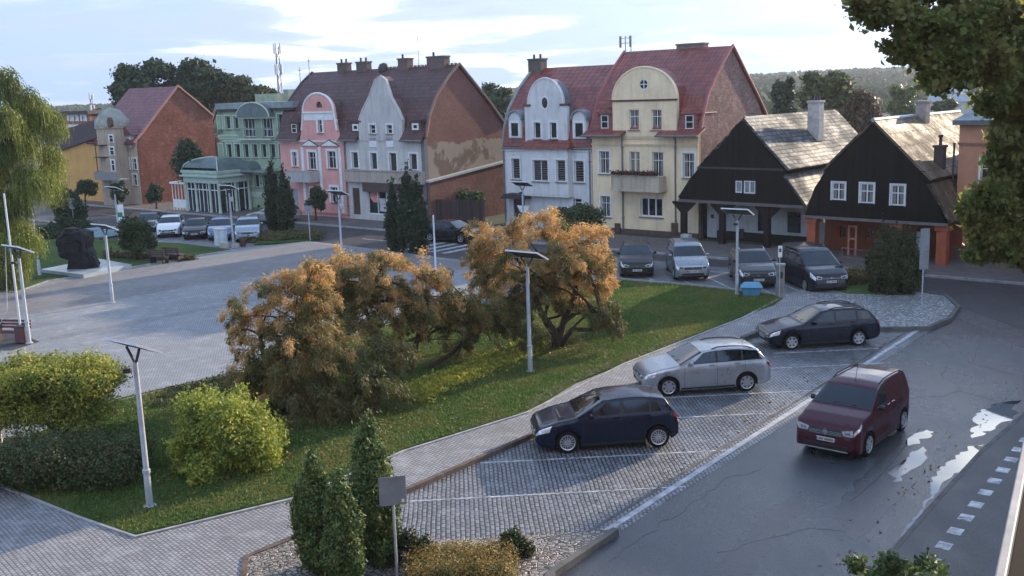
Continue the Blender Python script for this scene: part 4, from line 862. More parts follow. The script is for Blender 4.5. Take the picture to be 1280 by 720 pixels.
def slope(h,pts,y0,y1,mat,name='roof',t=.14):
    P=[Vector(p) for p in pts]; n_=len(P); off=[]
    for i in range(n_):
        d=(P[min(i+1,n_-1)]-P[max(i-1,0)]).normalized(); off.append(P[i]+Vector((d.y,-d.x))*-t)
    return MB().prism([tuple(p) for p in P]+[tuple(p) for p in off[::-1]],y0,y1,'y').build(name,mat,h.root)
slope(t1,main_r,-.05,D1,sh1); slope(t1,[(rt[5][0]-.1,rt[5][1]-.05),(rt[6][0]+.15,rt[6][1]-.1)],-.05,D1,sh1,'lower_roof')
slope(t1,[(lf[3][0]-.2,lf[3][1]),(lf[5][0],lf[5][1]+.1),(lf[8][0],lf[8][1]+.12),(apx[0],apx[1]+.1)],.3,D1,sh1)
slope(t1,[(lf[0][0]-.2,lf[0][1]),(lf[3][0],lf[3][1]+.1)],.3,D1,sh1,'lower_roof')
MB().box(rt[4][0]-.3,rt[4][0]-.02,.3,D1-.1,rt[6][1],rt[4][1]).build('side_wall',tb,t1.root)
MB().box(lf[0][0],W1+.1,-.12,.0,z0-.16,z0+.02).build('fascia_beam',plain((.10,.085,.08),.7),t1.root); band(t1,lf[3][0]+.2,rt[4][0]-.1,L1(930,212)[1],mat=plain((.05,.04,.04),.7),hh=.06,d=.05,name='rail')
for px_ in (853,901,957): x_=L1(px_,300)[0]; t=MB(); t.box(x_-.17,x_+.17,.02,.36,0,z0-.15); t.prism([(x_-.17,z0-.9),(x_-.17,z0-.16),(x_-.85,z0-.16),(x_-.85,z0-.26)],.1,.3,'y'); t.prism([(x_+.17,z0-.9),(x_+.17,z0-.16),(x_+.85,z0-.16),(x_+.85,z0-.26)],.1,.3,'y'); t.build('post',post_d,t1.root)
yb=2.4; wb=plaster((.50,.49,.47),.4,(.15,.14,.13)); bw=[t1.rect(947,262,960,289,yb),t1.rect(984,265,1001,291,yb)]
xr=W1; 
front(t1,'ground_floor_wall',[(L1(884,290,yb)[0],.15),(xr,.15),(xr,z0-.02),(L1(884,290,yb)[0],z0-.02)],bw,wb,yb,.25)
for r in bw: MB().box(r[0]-.25,r[2]+.2,yb+.04,yb+.1,r[1],r[3]).build('shop_window',m_glass,t1.root)
q=t1.rect(884,265,896,297,yb-.05); dd_=MB().box(q[0],q[2],yb-.06,yb,.1,q[3]).build('door',plain((.45,.44,.42),.6),t1.root); MB().box(q[0]+.3,q[2]-.2,yb-.09,yb-.06,q[1]+1.3,q[3]-.15).build('pane',m_glass,dd_)
q=t1.rect(867,262,875,297,yb); MB().box(q[0],q[2],yb-.1,yb,0,q[3]).build('pilaster',plaster((.62,.55,.42),.3),t1.root)
MB().box(lf[0][0]+.3,W1,yb-.02,yb+.2,0,.6).build('plinth',post_d,t1.root); MB().box(lf[0][0]+.1,L1(884,290,yb)[0]-.0,yb+.1,yb+.3,.6,z0).build('back_wall',post_d,t1.root)
q=t1.rect(925,286,930,298,yb); MB().box(q[0],q[2],yb-.12,yb-.02,q[1],q[3]).build('meter_box',m_dark,t1.root,bevel=.01)
MB().box(lf[0][0],W1,0,D1,z0-.0,z0+.1).build('soffit',post_d,t1.root)
chx,chz=t1.loc(1020,128,6.5); chimney(t1,chx,6.5,apx[1]-1.6,chz,.40,.34,plain((.42,.38,.34),.8,0,.3,3.0),pots=3)
a_=t1.rect(856,292,866,302); bx_=MB().box(a_[0],a_[2],-.5,-.1,.12,a_[3]).build('utility_box',plain((.40,.40,.39),.6),None,bevel=.02); bx_.location=t1.o; bx_.rotation_euler=(0,0,t1.a); tag(bx_,'light grey box at the foot of the first dark timber post','utility box')
# second timber house
t2=House('timber_house','black boarded timber gable house with three white windows and orange arcade posts','timber house',Vector((17.2,60.4,0)),-43)
L2=lambda x,y,d=0: t2.loc(x,y,d)
W2=L2(1180,300)[0]; z2=L2(1090,274.5)[1]; apx=L2(1094,153.5)
lf=[(L2(1006,268)[0],z2+.02),L2(1018,235),L2(1032,214)]; rt=[L2(1161,223),L2(1162,231),(L2(1181,280)[0],z2+.02)]
rects=[t2.rect(1040,228,1056.5,250),t2.rect(1075,229,1092.5,254),t2.rect(1113.5,231,1131,257)]
timber(t2,W2,z2,apx,13,lf,rt,sh2,rects,None,None,None,None)
for r in rects: window(t2,r,cols=2,tr=.6,sur=m_white,sw=.07,fw=.07,dep=.04,sill=False,curtain=1)
D2=12.5
slope(t2,[(apx[0],apx[1]+.02),(rt[0][0]+.2,rt[0][1]-.1)],-.3,D2,sh2); slope(t2,[(rt[1][0]-.1,rt[1][1]),(rt[1][0]+1.15,rt[1][1]-2.0)],-.1,D2,sh2,'lower_roof')
slope(t2,[(lf[2][0]-.1,lf[2][1]),(apx[0],apx[1]+.1)],-.1,D2,sh2); slope(t2,[(lf[0][0]-.1,lf[0][1]+.1),(lf[2][0],lf[2][1]+.1)],.3,D2,sh2,'lower_roof')
MB().box(rt[0][0]-.3,rt[0][0]-.02,.3,D2-.1,z2,rt[0][1]).build('side_wall',tb,t2.root)
MB().tube([(apx[0],-.3,apx[1]+.16),(apx[0],D2,apx[1]+.16)],.12,8).build('ridge_capping',m_zinc,t2.root)
MB().box(lf[0][0]-.1,rt[2][0]+.2,-.14,.0,z2-.12,z2+.03).build('fascia_beam',plain((.13,.11,.105),.7),t2.root); MB().box(lf[0][0],rt[2][0],0,D2,z2,z2+.1).build('soffit',post_d,t2.root)
om=plain((.34,.075,.03),.7,0,.2,2.0); omd=plaster((.26,.07,.035),.5,(.06,.03,.02))
for px_ in (1013,1119,1176): 
    x_=L2(px_,300)[0]; MB().box(x_-.27,x_+.27,.05,.55,0,z2-.4).box(x_-.36,x_+.36,-.02,.62,z2-.4,z2-.13).build('post',om,t2.root,bevel=.015)
yb=2.6; bw=[t2.rect(1050,282,1057,298,yb),t2.rect(1082,286,1091,299,yb)]
front(t2,'ground_floor_wall',rp(lf[0][0],-.05,rt[2][0],z2),bw,omd,yb,.25)
for r in bw: window(t2,r,yb,cols=2,tr=0,sill=False,frame=plain((.35,.12,.06),.6))
q=t2.rect(1021,278,1031,305,yb); MB().box(q[0],q[2],yb-.08,yb-.02,q[1],q[3]).build('door',plain((.25,.23,.22),.6),t2.root)
q=t2.rect(1146,290,1162,331,1.0); sb=MB().box(q[0],q[2],.9,.98,.15,q[3]).build('white_door',plain((.36,.38,.40),.5,0,.25,2.0),t2.root)
for i,(px_,yy) in enumerate(((1143,153),)): pass
cx_,cz_=t2.loc(1156,126,6.0); chimney(t2,cx_-.1,6.0,apx[1]-1.7,cz_-.1,.32,.3,plain((.30,.25,.22),.85,0,.3,3.0),pots=0)
cx_,cz_=t2.loc(1176,172,2.2); cb=chimney(t2,cx_,2.2,rt[0][1]+.2,t2.loc(1176,184,2.2)[1],.25,.25,plain((.07,.05,.045),.85),pots=0)
MB().lathe([(.09,t2.loc(1176,185,2.2)[1]),(.09,cz_),(.13,cz_+.02),(.13,cz_+.15)],8,cx=cx_,cy=2.2).build('flue',m_dark,cb)
cx_,cz_=t2.loc(1193,180,1.6); MB().lathe([(.05,rt[0][1]-.3),(.06,cz_),(.1,cz_+.05)],8,cx=cx_,cy=1.6).build('vent_pipe',m_dark,t2.root)
# wooden porch stand in the arcade
q=t2.rect(1061,282,1070,322,.9); m=MB()
for x_ in (q[0],q[2]): m.box(x_-.05,x_+.05,.85,.95,0,q[3])
m.box(q[0],q[2],.86,.94,q[3]-.1,q[3]).box(q[0],q[2],.87,.93,1.0,1.1).build('door_frame',plain((.45,.17,.10),.6),t2.root)
# ---- peach building on the right
pb=House('peach_building','tall peach rendered building with grey hipped roof behind the big tree','building',G(1192,325),-40)
L3=lambda x,y,d=0: pb.loc(x,y,d)
zt=L3(1199,156)[1]; W=15; pmt=plaster((.52,.25,.15),.25,(.25,.13,.08)); 
wr=[(1.2+2.9*i,z,2.2+2.9*i,z+1.5) for i in range(5) for z in (1.1,4.1,6.6) if z+1.5<zt]
front(pb,'front_wall',rp(0,-.1,W,zt),wr,pmt); 
for r in wr: window(pb,r,sur=m_white)
MB().box(0,.3,.3,11,0,zt).box(W-.3,W,.3,11,0,zt).build('side_wall',pmt,pb.root)
band(pb,-.05,W,L3(1210,181)[1],mat=plain((.35,.16,.10),.7),hh=.08)
MB().box(-.3,W+.3,-.35,11.3,zt,zt+.25).build('cornice',plain((.10,.10,.11),.6),pb.root)
MB().add([(-.3,-.35,zt+.25),(W+.3,-.35,zt+.25),(W+.3,11.3,zt+.25),(-.3,11.3,zt+.25),(3,4,zt+2.6),(W-3,4,zt+2.6),(W-3,7,zt+2.6),(3,7,zt+2.6)],[(0,1,5,4),(1,2,6,5),(2,3,7,6),(3,0,4,7),(4,5,6,7)]).build('roof',m_zinc,pb.root)
MB().box(-.0,W,-.12,0,-.1,.8).build('plinth',plain((.12,.08,.07),.8),pb.root)
q=pb.rect(1197,290,1216,303); MB().box(q[0]+.4,q[2]+1.5,-.05,.0,q[1],q[3]).build('stone_band',plaster((.5,.36,.24),.3),pb.root)
# ---- own building's roof edge below the camera
a=G(1243,720,8.6); b=G(1283,530,8.6); d=(b-a).normalized(); ang=math.degrees(math.atan2(d.y,d.x))
ob=House('low_annex','dark tarred annex roof with pale metal edge in the bottom right corner','building',a-d*3.5,ang)
LN=8.5
MB().box(0,LN,-1.7,-.032,8.42,8.56).build('roof',plain((.012,.007,.007),.9,0,.3,3.0),ob.root)
MB().box(0,LN,-.03,.0,8.36,8.60).build('metal_edge',plain((.20,.20,.21),.6,.0,.4,6.0),ob.root,bevel=.005)
MB().box(.05,LN-.05,-1.65,-.1,0,8.42).build('wall',m_redbrick_d,ob.root)

# ---- unseen buildings added for shade: behind the camera and right of the pavement
cb_=House('unseen_tenement','unseen brick tenement added behind the viewpoint to darken the foreground','building',Vector((-24,-1.2,0)),0)
MB().box(0,52,-12,-.3,0,15).build('wall',m_redbrick_d,cb_.root); MB().prism([(-12.5,15),(.2,15),(-6,19)],-.3,52.3,'x').build('roof',trt,cb_.root)
for i in range(14):
    for z in (1.2,4.8): window(cb_,(1.5+i*3.6,z,2.7+i*3.6,z+1.8),-.3,sur=m_white,sill=False,dep=-.02)
nb=House('sun_blocker_house','unseen plain brown house added at the right to shade the pavement','building',Vector((22.4,41.9,0)),-40)  # added out of view to block the sun on pavement and van
MB().box(0,26,.3,10,0,8.0).build('wall',plaster((.28,.20,.15),.4),nb.root); MB().prism([(-.6,8),(10.6,8),(5,10.6)],-.3,26.3,'x').build('roof',trt,nb.root)
# ------------------------------------------------------------------ vegetation
def limb(p0,p1,seed,sag=.12,n=5):
    p0,p1=Vector(p0),Vector(p1); r_=random.Random(seed); ln=(p1-p0).length; out=[]
    off=Vector((r_.uniform(-1,1),r_.uniform(-1,1),r_.uniform(0,1)))*ln*sag
    for i in range(n+1): t=i/n; out.append(p0.lerp(p1,t)+off*math.sin(PI*t))
    return out
def trunkmesh(root,h,r,clumps,seed,mat=None,start=.45,every=1,lean=(0,0)):
    m=MB(); top=Vector((lean[0],lean[1],h)); pts=[Vector((lean[0]*t**1.5,lean[1]*t**1.5,h*t))+Vector((math.sin(t*5+seed)*.04*h*t*(1-t),0,0)) for t in np.linspace(0,1,7)]
    m.tube(pts,[r*1.35]+[r*(1-.5*t) for t in np.linspace(.17,1,6)],9); rr=random.Random(seed)
    for i,c in enumerate(clumps[::every]):
        t=rr.uniform(start,.98); k=t*6; j=min(int(k),5); s=pts[j].lerp(pts[j+1],k-j)
        q=limb(s,c[:3],seed*31+i); m.tube(q,[r*.42*(1-.8*j/len(q)) for j in range(len(q))],6)
    return m.build('trunk',mat or bark(),root,smooth=60)
def tree(name,label,cat,base,trunk_h,tr,clumps,nleaf,ls,lm,seed=1,group=None,bk=None,every=1,outw=.6,shell=.45,lw=.6,start=.45):
    root=empty(name,base); tag(root,label,cat,group)
    trunkmesh(root,trunk_h,tr,clumps,seed,bk,start=start,every=every)
    P,Nn=clumpcloud(clumps,nleaf,outw,shell); quads('crown',leafquads(P,Nn,ls,ls*lw),lm,root); return root
def shrub(name,label,cat,base,clumps,nleaf,ls,lm,group=None,seed=1,kindname='foliage',shell=.5,outw=.7,stems=5):
    root=empty(name,base); tag(root,label,cat,group); m=MB(); cl=clumps
    for i,c in enumerate(cl[::max(1,len(cl)//stems)]): q=limb((random.Random(i).uniform(-.15,.15),random.Random(i+9).uniform(-.15,.15),0),c[:3],i+seed); m.tube(q,[.04*(1-.7*j/len(q)) for j in range(len(q))],5)
    m.build('stem',bark(),root); P,Nn=clumpcloud(clumps,nleaf,outw,shell); Q,QN=strays(clumps,max(20,nleaf//900),ls); P=np.concatenate([P,Q]); Nn=np.concatenate([Nn,QN]); P[:,2]=np.maximum(P[:,2],.04); quads(kindname,leafquads(P,Nn,ls,ls*.6),lm,root); return root
def strays(clumps,k,ls,up=.7,n=16):
    cl=np.array(clumps,float); cl=cl[RNG.integers(0,len(cl),k)]; c0=np.array(clumps,float)[:,:3].mean(0); d=unit(unit(cl[:,:3]-c0)+RNG.normal(size=(k,3))*.5+np.array([0,0,up])); s0=cl[:,:3]+d*cl[:,3:]*.8
    t=RNG.uniform(0,1,(k,n,1)); L=RNG.uniform(1.2,4.2,(k,1,1))*ls; P=s0[:,None,:]+d[:,None,:]*t*L+RNG.normal(size=(k,n,3))*ls*.28; P=P.reshape(-1,3); return P,unit(RNG.normal(size=P.shape))
def pxclump(lst,Y,org):                       # clumps surveyed as (x px, y px, rx px, ry px) at distance Y, relative to org
    out=[]
    for q in lst:
        Yq=Y+(q[4] if len(q)>4 else 0); p=at(q[0],q[1],Yq); s=Yq/F_; out.append((p.x-org[0],p.y-org[1],p.z-org[2],q[2]*s,(q[2]+q[3])*.5*s,q[3]*s))
    return out
ground_z=.12
# columnar conifers
def thuja(label,base,h,r,n,group,seed,ls=.10,lm=None,flames=46):
    root=empty('conifer',base); tag(root,label,'conifer',group); rr=np.random.default_rng(seed); MB().tube([(0,0,0),(0,0,h*.9)],[.07,.02],7).build('trunk',bark(),root)
    cl=[]
    for i in range(flames):
        t=rr.uniform(.02,.97); pr=r*(min(1,(1-t)*2.1+.04))**.75*(.75+.25*min(1,t*6)); a=rr.uniform(0,2*PI); q=pr*rr.uniform(.55,.82); s=max(.1,pr*.42)
        cl.append((q*math.cos(a),q*math.sin(a),t*h*.95,s,s,s*1.9))
    cl.append((0,0,h*.5,r*.7,r*.7,h*.42)); cl.append((0,0,h*.9,r*.16,r*.16,h*.1))
    P,Nn=clumpcloud(cl,n,.8,.5); Q,QN=strays(cl,max(20,n//320),ls*1.3,1.4,14); P=np.concatenate([P,Q]); Nn=np.concatenate([Nn,QN]); P[:,2]=np.maximum(P[:,2],.03)
    quads('foliage',leafquads(P,Nn,ls*1.5,ls*.7,up=(0,0,1)),lm or leafm((.020,.038,.014),(.04,.065,.022),(.06,.075,.025),.12,.7,1.5),root); return root
lt_far=leafm((.014,.026,.012),(.028,.045,.018),(.035,.05,.02),.08,.7,1.0)
thuja('left of two slim dark conifers on the planted island by the side parking',G(344.5,291),5.4,.62,9000,'pair of conifers by the side parking',3,.13,lt_far)
thuja('right, shorter of two slim dark conifers on the planted island by the side parking',G(359,292),5.0,.62,9000,'pair of conifers by the side parking',4,.13,lt_far)
thuja('tall dark conifer beside the zebra crossing, tallest of its clump',G(513,317),5.5,.72,10000,'dark conifers by the crossing',5,.13,lt_far)
thuja('shorter dark conifer leaning on the left side of the tallest one at the crossing',G(494,314),4.4,.52,8000,'dark conifers by the crossing',6,.13,lt_far)
thuja('dark conifer on the right side of the clump at the crossing',G(525,318),5.0,.55,8000,'dark conifers by the crossing',7,.13,lt_far)
ltn=leafm((.055,.10,.028),(.10,.16,.045),(.16,.18,.05),.15,.65,2.5)
thuja('foreground conifer behind the sign, tallest and sharply pointed',G(470,706),3.35,.52,42000,'conifers on the cobble island',8,.055,ltn,60)
thuja('blunt foreground conifer on the left edge of the cobble island',G(398,716),2.65,.42,36000,'conifers on the cobble island',9,.055,ltn,50)
thuja('smaller foreground conifer between the blunt one and the pointed one',G(432,736),2.55,.42,36000,'conifers on the cobble island',10,.055,ltn,50)
ltc=leafm((.028,.040,.014),(.055,.065,.022),(.08,.07,.025),.12,.7,1.5)
for i,(x_,w_,h_,t_) in enumerate(((1102,.62,3.45,'left'),(1118,.7,3.3,'middle'),(1134,.6,3.0,'right'))):
    thuja(f'{t_} olive-brown conifer of the three on the gravel island by the arcade',G(x_,369),h_,w_,12000,'conifers on the gravel island',20+i,.09,ltc)
lyel=leafm((.17,.20,.03),(.30,.30,.045),(.06,.10,.025),.35,.5,3.0)
ldk=leafm((.022,.045,.016),(.045,.075,.022),(.09,.06,.025),.2,.55,2.0)
def dome(w,d,h,k,seed,s=(.26,.4),base=.0):
    r_=np.random.default_rng(seed); out=[]
    for i in range(k):
        a=r_.uniform(0,2*PI); e=math.acos(r_.uniform(0,1)); q=r_.uniform(.62,.86); ss=r_.uniform(*s)
        out.append((q*w*math.sin(e)*math.cos(a),q*d*math.sin(e)*math.sin(a),base+h*(.1+.72*q*math.cos(e)*1.1),w*ss,d*ss,h*ss*.75))
    return out
b=G(285,588); shrub('rounded_shrub','rounded yellow-green leafy shrub on the lawn right of the lamp','shrub',b,splitc(dome(1.5,1.4,2.5,30,3,(.3,.46)),3,.6,4,.8)+[(0,0,1.1,1.1,1.0,.9)],56000,.085,leafm((.27,.32,.045),(.46,.47,.09),(.11,.17,.035),.45,.5,2.2))
b=G(75,548); shrub('flat_topped_shrub','broad flat-topped shrub with golden green upper leaves at the left','shrub',b,[(x_,y_,1.95+RNG.uniform(-.15,.25),.62,.6,.45) for x_ in np.linspace(-1.6,1.45,7) for y_ in (-.9,-.2,.5)]+[(x_,y_,1.15,.6,.6,.5) for x_ in np.linspace(-1.5,1.3,5) for y_ in (-.9,-.2)],62000,.085,leafm((.24,.27,.04),(.42,.39,.075),(.09,.15,.032),.45,.5,2.0),stems=7)
b=G(80,608); shrub('berry_shrub','low dark bramble-like shrub with reddish twigs below the flat-topped shrub','shrub',b,[(x_,y_,.55+RNG.uniform(-.1,.35),.6,.55,.5) for x_ in np.linspace(-1.9,1.6,7) for y_ in (-.5,.3,1.0)],38000,.07,leafm((.035,.07,.02),(.075,.12,.035),(.11,.07,.03),.25,.6,3.5))
b=G(215,520); shrub('ground_cover','low dark green spreading plants beside the paved square','low shrub',b,[(x_,y_+x_*.8,.10,.45,.4,.16) for x_ in np.linspace(-.6,2.4,6) for y_ in (1.4,2.3,3.2)],13000,.08,ldk)
b=G(590,724); shrub('golden_shrub','low golden-brown shrub on the cobble island right of the sign','shrub',b,[(x_,y_,.24+RNG.uniform(0,.14),.36,.34,.26) for x_ in np.linspace(-1.0,.62,6) for y_ in (-.4,.1,.5)],24000,.05,leafm((.24,.17,.05),(.36,.25,.08),(.10,.11,.03),.3,.6,3.0))
b=G(640,700); shrub('green_shrub','small dark green mound at the right end of the golden shrub','shrub',b,dome(.42,.45,.7,12,6),9000,.05,ldk)
b=G(512,708); shrub('green_shrub','dark creeping shrub at the foot of the pointed foreground conifer','shrub',b,dome(.6,.5,.9,12,8),10000,.05,leafm((.02,.035,.014),(.04,.06,.02),None,.1))
# yellow ground cover, its leaf colour also painting the streak of sunlight
pts=[]; a_,b_=G(500,505),G(700,425)
n=34000; t=RNG.uniform(0,1,n); w=RNG.normal(size=n)*(.38-.15*t); dv=(b_-a_); nd=Vector((-dv.y,dv.x,0)).normalized()
P=np.stack([a_.x+dv.x*t+nd.x*w,a_.y+dv.y*t+nd.y*w,.14+np.abs(RNG.normal(size=n))*.10],1)
kind(quads('sun_streak_plants',leafquads(P,unit(RNG.normal(size=(n,3))+np.array([0,0,1])),.10,.07),leafm((.32,.32,.04),(.52,.46,.07),(.16,.20,.04),.35,.6,1.5)),'stuff','yellow-green creeping ground cover coloured as a sunlit streak along the lawn','ground cover')
# feathery autumn trees: drooping strands
def strands(P0,N0,seg,sl,wd,droop,jit=.25):
    n=len(P0); V=[]; p=P0.copy(); d=N0.copy()
    for s in range(seg):
        d=unit(d+np.array([0,0,-droop])+RNG.normal(size=(n,3))*jit); q=p+d*sl; side=unit(np.cross(d,RNG.normal(size=(n,3)))); w=wd*(1-.5*s/seg)
        V.append(np.stack([p,p*.45+q*.55+side*w,q,p*.45+q*.55-side*w],1)); p=q
    return np.concatenate(V)
lor=leafm((.50,.28,.10),(.74,.48,.20),(.34,.24,.08),.42,.55,1.6,.3); lbr=leafm((.15,.12,.04),(.30,.21,.07),(.09,.11,.03),.3,.6,.9,.4); lgr=leafm((.065,.080,.022),(.13,.13,.04),(.17,.12,.045),.25,.6,.9)  # orange top shoots mix autumn tint with painted sunlight; browner leaves below
def plumes(start,cent,NB,L,nl,rr,up=.55,droop=.24,ll=.11,lw=.014):
    # arching branchlets carrying fine drooping leaves
    cl=np.array(start,float); w=cl[:,3]*cl[:,5]; idx=rr.choice(len(cl),NB,p=w/w.sum()); p=cl[idx,:3]+rr.normal(size=(NB,3))*cl[idx,3:]*np.array([.52,.52,.45]); p[:,2]=np.maximum(p[:,2],.25)
    h=p-np.array(cent); h[:,2]*=.4; d=unit(unit(h)+rr.normal(size=(NB,3))*.55+np.array([0,0,up])); paths=[p.copy()]; seg=7; Ls=L*rr.uniform(.5,1.25,(NB,1))
    for s_ in range(seg):
        d=unit(d+np.array([0,0,-droop*(.6+s_*.35)])+rr.normal(size=(NB,3))*.10); p=p+d*Ls/seg; paths.append(p.copy())
    PT=np.stack(paths,1); t=rr.uniform(.0,1,(NB,nl))**.85*seg; i=np.minimum(t.astype(int),seg-1); f=(t-i)[...,None]; bi=np.arange(NB)[:,None]
    A=PT[bi,i]; B_=PT[bi,i+1]; q=A+(B_-A)*f; dr=unit(B_-A); k=(t/seg)[...,None]; off=rr.normal(size=q.shape)*(.035+.06*np.sin(np.pi*np.minimum(k+.1,1))); off[...,2]=off[...,2]*.8-.03; q=q+off
    ld=unit(dr*.7+off*5+np.array([0,0,-.55])+rr.normal(size=q.shape)*.35); q=q.reshape(-1,3); ld=ld.reshape(-1,3); sd_=unit(np.cross(ld,rr.normal(size=q.shape))); sz=rr.uniform(.5,1.4,(len(q),1))
    V=np.stack([q,q+ld*ll*.45*sz+sd_*lw*sz,q+ld*ll*sz,q+ld*ll*.45*sz-sd_*lw*sz],1); return V,PT
def feathery(name,label,base,trunkpts,inner,outer,n1,n2,tr=.12,low=None,n3=0):
    root=empty(name,base); tag(root,label,'tree'); m=MB()
    for i,(pts,r) in enumerate(trunkpts): m.tube(pts,[r*(1-.75*j/len(pts)) for j in range(len(pts))],7)
    for i,c in enumerate(inner+outer+(low or [])):
        j=trunkpts[i%len(trunkpts)][0]; s=j[-1 if i<len(inner+outer) else 1]; q=limb(s,c[:3],i,.15); m.tube(q,[tr*.28*(1-.8*k/len(q)) for k in range(len(q))],5)
    rr=np.random.default_rng(int(n1+n2)); allc=np.array(inner+outer,float); cent=allc[:,:3].mean(0)-np.array([0,0,.8])
    for nm,cl,nn,mt,L_,up in (('foliage',inner+inner+outer[::2],n1,lbr,.62,.35),('sunlit_autumn_shoots',outer+outer+inner,n2,lor,.68,.75),('lower_foliage',low,n3,lgr,.75,.1)):
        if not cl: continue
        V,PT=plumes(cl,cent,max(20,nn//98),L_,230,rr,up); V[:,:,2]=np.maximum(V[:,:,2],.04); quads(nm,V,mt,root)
        for k in (range(0,len(PT),2) if nm!='lower_foliage' else ()): m.tube([tuple(x) for x in PT[k,:6]],[.012,.011,.010,.008,.006,.004],3,cap=False)
    m.build('trunk',bark((.05,.037,.028)),root,smooth=60)
    return root
def rel(lst,Y,B): return pxclump(lst,Y,B)
B1=G(697,438); Y1=B1.y
def P3(x,y,Y,B): p=at(x,y,Y); return Vector((p.x-B.x,p.y-B.y,p.z-B.z))
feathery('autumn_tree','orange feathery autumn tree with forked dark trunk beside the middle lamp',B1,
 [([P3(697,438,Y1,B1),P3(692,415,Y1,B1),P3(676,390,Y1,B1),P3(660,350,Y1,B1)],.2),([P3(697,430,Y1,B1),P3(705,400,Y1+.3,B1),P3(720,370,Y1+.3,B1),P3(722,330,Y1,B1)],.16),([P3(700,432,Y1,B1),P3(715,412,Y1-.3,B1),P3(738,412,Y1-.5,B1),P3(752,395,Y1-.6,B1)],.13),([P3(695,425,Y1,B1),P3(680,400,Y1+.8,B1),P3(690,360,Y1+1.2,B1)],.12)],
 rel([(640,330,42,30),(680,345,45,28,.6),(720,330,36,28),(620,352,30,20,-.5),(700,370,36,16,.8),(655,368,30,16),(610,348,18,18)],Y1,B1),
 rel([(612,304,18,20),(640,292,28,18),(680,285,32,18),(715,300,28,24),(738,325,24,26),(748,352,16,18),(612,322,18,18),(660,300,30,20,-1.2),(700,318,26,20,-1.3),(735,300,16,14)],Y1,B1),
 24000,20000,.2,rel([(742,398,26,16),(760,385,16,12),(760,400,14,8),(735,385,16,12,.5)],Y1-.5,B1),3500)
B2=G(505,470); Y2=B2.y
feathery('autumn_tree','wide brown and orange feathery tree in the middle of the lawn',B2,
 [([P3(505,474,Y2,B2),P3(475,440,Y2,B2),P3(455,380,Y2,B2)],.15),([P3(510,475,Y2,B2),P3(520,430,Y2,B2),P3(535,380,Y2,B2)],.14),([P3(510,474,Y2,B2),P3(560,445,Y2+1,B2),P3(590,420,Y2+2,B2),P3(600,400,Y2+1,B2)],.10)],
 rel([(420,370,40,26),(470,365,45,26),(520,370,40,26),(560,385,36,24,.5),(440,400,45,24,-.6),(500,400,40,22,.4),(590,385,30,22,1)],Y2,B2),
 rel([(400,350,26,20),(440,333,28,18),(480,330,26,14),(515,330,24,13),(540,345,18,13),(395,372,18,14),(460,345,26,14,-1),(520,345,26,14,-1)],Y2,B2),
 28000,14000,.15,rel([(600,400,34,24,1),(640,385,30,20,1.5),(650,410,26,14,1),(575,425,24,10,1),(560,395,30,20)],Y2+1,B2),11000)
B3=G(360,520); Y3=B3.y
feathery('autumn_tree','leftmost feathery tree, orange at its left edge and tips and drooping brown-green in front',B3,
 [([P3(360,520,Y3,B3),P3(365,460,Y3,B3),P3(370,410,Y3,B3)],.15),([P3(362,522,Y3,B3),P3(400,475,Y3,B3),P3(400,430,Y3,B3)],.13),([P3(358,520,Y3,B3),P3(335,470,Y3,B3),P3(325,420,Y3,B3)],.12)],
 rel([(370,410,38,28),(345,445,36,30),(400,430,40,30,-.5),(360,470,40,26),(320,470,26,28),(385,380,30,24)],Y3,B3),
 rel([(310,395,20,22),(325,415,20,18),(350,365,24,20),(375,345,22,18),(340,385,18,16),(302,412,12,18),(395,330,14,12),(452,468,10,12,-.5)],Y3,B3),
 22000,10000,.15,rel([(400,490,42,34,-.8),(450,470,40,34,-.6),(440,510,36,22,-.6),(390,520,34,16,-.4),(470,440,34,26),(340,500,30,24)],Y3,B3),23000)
# weeping willow
Bw=G(8,364); lw_=leafm((.13,.17,.03),(.25,.27,.05),(.05,.075,.018),.4,.5,.5,.45)
root=empty('weeping_willow',Bw); tag(root,'tall weeping willow with golden-green hanging strands at the left edge','tree')
m=MB(); tp_=[Vector((0,0,0)),Vector((.1,0,1.5)),Vector((-.6,.2,3.2)),Vector((-1.4,0,5.5)),Vector((-1.8,0,8))]; m.tube(tp_,[.62,.5,.42,.3,.15],10)
wc=pxclump([(-60,110,60,32),(5,100,28,22),(30,125,34,24),(60,140,22,20),(20,170,40,30,-1),(65,190,18,20),(40,215,36,26,-1),(0,150,45,30,-2),(-40,200,55,40,-1),(10,240,40,26,-1),(66,225,14,18),(10,290,36,22,-1),(-30,270,50,30),(15,345-20,22,18,-.5),(-80,160,60,50)],Bw.y,Bw)
for i,c in enumerate(wc): q=limb(tp_[2+i%3],c[:3],i,.12); m.tube(q,[.14*(1-.8*j/len(q)) for j in range(len(q))],6)
m.build('trunk',bark(),root,smooth=60)
P,Nn=clumpcloud(splitc(wc,7,.42),14000,.9,.4); Nn[:,2]=Nn[:,2]*.3; P=P[P[:,0]+Bw.x>-(.56)*Bw.y-3]; Nn=Nn[:len(P)]
V=strands(P,unit(Nn),8,.17,.035,.8,.16); quads('crown',V,lw_,root)
